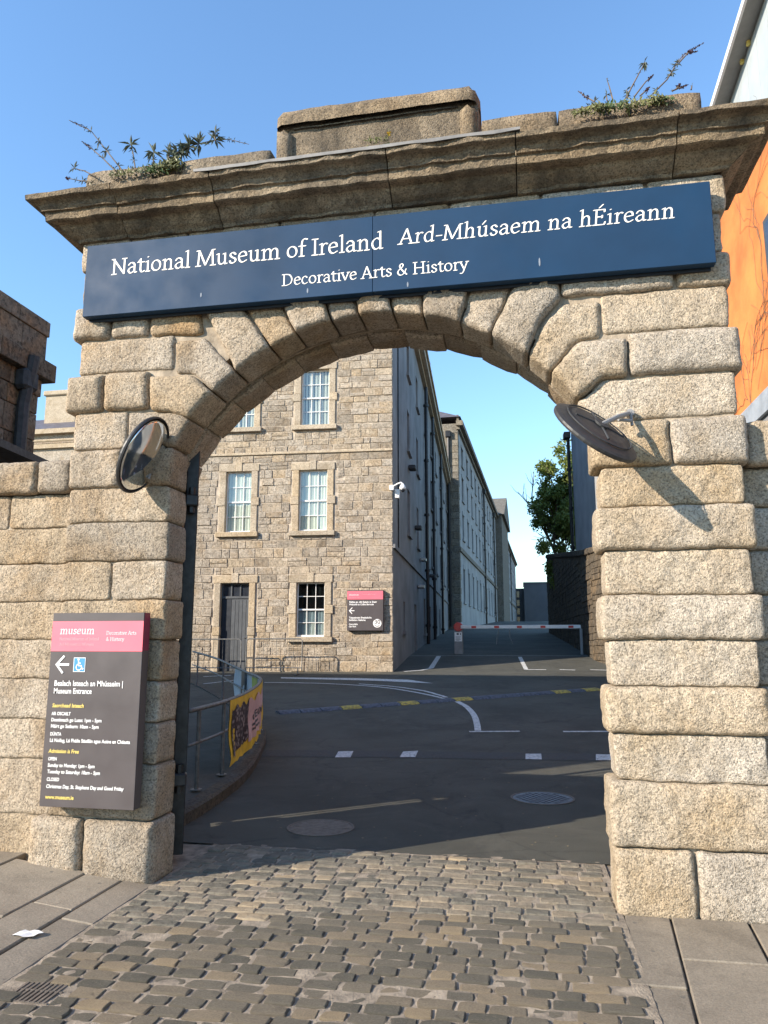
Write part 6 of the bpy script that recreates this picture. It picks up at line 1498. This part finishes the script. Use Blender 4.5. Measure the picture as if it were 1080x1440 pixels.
banner_piece(21.0, 24.0, 0.28, 0.74, M['banner_lime'], 'lime_strip', -0.018); banner_piece(34, 37, 0.25, 0.76, M['banner_lime'], 'lime_strip', -0.018); banner_piece(41, 43, 0.15, 0.78, M['sign_dark'], 'dark_strip', -0.018)
def blet(text, u0, u1, h, sz, m, off, nm='lettering', rev=False):
    def PP(x, o, z):
        u = u0 + (u1 - u0) * x; p = bpt(max(0, u), h + z); i = int(u); tt = (rail_path[i + 1] - rail_path[i]).normalized(); return p + Vector((tt.y, -tt.x, 0)) * off
    sans(text, sz, 0, 0, PP, bn, m, nm, width=1.0, bold=0.004)
blet('CEOL', 17.0, 24.0, 0.40, 0.14, M['sign_dark'], 0.014); banner_piece(16.8, 20.5, 0.335, 0.365, M['sign_dark'], 'printed_line', 0.015); banner_piece(16.6, 21.0, 0.275, 0.305, M['sign_dark'], 'printed_line', 0.015)
# ------------------------------------------------------------------ lift barrier
Yb = 23.6; Db = Yb + 4.92; zb_ = zg(Yb); xb0 = atD(645, Db); xb1 = atD(817, Db)
bar = empty('lift_barrier', (xb0, Yb, zb_), 'lowered red and white lift barrier with grey post across the street', 'barrier')
b = MB(); b.box((xb0 - .16, Yb - .14, zb_ - .05), (xb0 + .16, Yb + .14, zb_ + .92), ch=.02); b.build('post', M['post_grey'], bar)
b = MB(); b.disc((xb0, Yb, zb_ + 1.0), (0, -1, 0), 0.175, 24, [(0.9, -.16), (1, -.13), (1, .15), (0.9, .19)]); b.build('pivot_drum', M['red_paint'], bar)
b = MB(); b.box((xb0 - .14, Yb - .155, zb_ + .46), (xb0 + .14, Yb - .1415, zb_ + .8)); nb = b.build('notice', M['sign_white'], bar)
for x0_, x1_, z0_, z1_ in ((-.06, .02, .70, .77), (.07, .10, .69, .77), (-.1, .1, .62, .635), (-.09, .07, .575, .59), (-.1, .09, .53, .545), (-.08, .04, .49, .505)):
    b = MB(); b.box((xb0 + x0_, Yb - .158, zb_ + z0_), (xb0 + x1_, Yb - .1552, zb_ + z1_)); b.build('printed_mark', M['sign_dark'], nb)
b = MB(); b.box((xb0 + .1, Yb - .215, zb_ + .93), (xb1, Yb - .17, zb_ + 1.06), ch=.01); arm = b.build('boom', M['white_paint'], bar)
for px in (667, 699, 731, 764, 803):
    x = atD(px, Db); b = MB(); b.box((x - .09, Yb - .220, zb_ + .95), (x + .09, Yb - .2155, zb_ + 1.035)); b.build('red_stripe', M['red_paint'], arm)
b = MB(); b.box((xb1 - .05, Yb - .23, zb_ - .05), (xb1 + .05, Yb - .13, zb_ + .925), ch=.01); b.build('rest_post', M['post_grey'], bar)
b = MB(); b.tube([(atD(702, Db), Yb + .02, zb_ + .93), (atD(699, Db), Yb + .02, zb_ + .6), (atD(698, Db), Yb, zb_ + .35)], .012, 5); b.tube([(atD(717, Db), Yb + .02, zb_ + .93), (atD(717, Db), Yb + .02, zb_ + .6), (atD(721, Db), Yb, zb_ + .38)], .012, 5); b.build('support_strut', M['steel'], bar)
# ------------------------------------------------------------------ crowd barriers by the end building
def crowd_barrier(s0, s1, d0, label):
    a = Vector(P1(s0, -d0, 0)); c = Vector(P1(s1, -d0, 0)); z = zg(a.y); t = empty('crowd_barrier', (a.x, a.y, z), label, 'barrier', 'steel crowd barriers')
    dv = (c - a).normalized(); Lh = (c - a).length
    def Q(s, h): return a + dv * s + Vector((0, 0, z + h))
    b = MB(); b.tube([Q(0, .12), Q(0, .98), Q(.06, 1.04), Q(Lh - .06, 1.04), Q(Lh, .98), Q(Lh, .12)], .019, 6); b.tube([Q(0, .2), Q(Lh, .2)], .015, 6); b.build('frame', M['rail_steel'], t)
    for i in range(1, 13):
        b = MB(); b.tube([Q(Lh * i / 13, .2), Q(Lh * i / 13, 1.04)], .0055, 4); b.build('bar', M['rail_steel'], t)
    for s in (0.12, Lh - .12):
        b = MB(); v = Q(s, 0.02); o_ = Vector((-dv.y, dv.x, 0)) * .28; b.tube([v - o_, v + o_], .016, 6); b.tube([v, Q(s, .2)], .016, 6); b.build('foot', M['rail_steel'], t)
s0_, _ = sz1(352, 920); s1_, _ = sz1(428, 920)
crowd_barrier(s0_ + .1, s1_ + .1, 0.7, 'steel crowd barrier standing below the ground-floor window'); crowd_barrier(s0_ - 1.9, s0_ - .05, 0.75, 'steel crowd barrier standing in front of the grey door')
# ------------------------------------------------------------------ litter
q = onY(33, 1313); 
d_ = ray(33, 1313); p = CAM + d_ * ((0.035 - CAM.z) / d_.z)
b = MB(); r9 = random.Random(1)
vs = []; 
for j in range(4):
    for i in range(5): vs.append((p.x - .055 + .028 * i + .012 * j, p.y - .04 + .027 * j, zl(p.x) + .006 + .012 * r9.random()))
b.add(vs, [(j * 5 + i, j * 5 + i + 1, j * 5 + i + 6, j * 5 + i + 5) for j in range(3) for i in range(4)]); tag(b.build('paper_litter', M['paper'], None), 'crumpled scrap of white paper on the left pavement', 'litter')
b = MB(); r_ = random.Random(6)
for _ in range(70):
    x, y = r_.uniform(-2.3, .5), r_.uniform(1.0, 5.5); s = r_.uniform(.006, .016); z = zg(y) + .003; a_ = r_.random() * 6
    b.add([(x + s * math.cos(a_ + k * 1.57), y + s * math.sin(a_ + k * 1.57), z + .004 * r_.random()) for k in range(4)], [(0, 1, 2, 3)])
tag(b.build('leaf_litter', plain('dry_leaf', (0.22, 0.17, 0.10), .9, var=.4), None), 'scattered specks of dry leaf litter on the road', 'litter', kind='stuff')
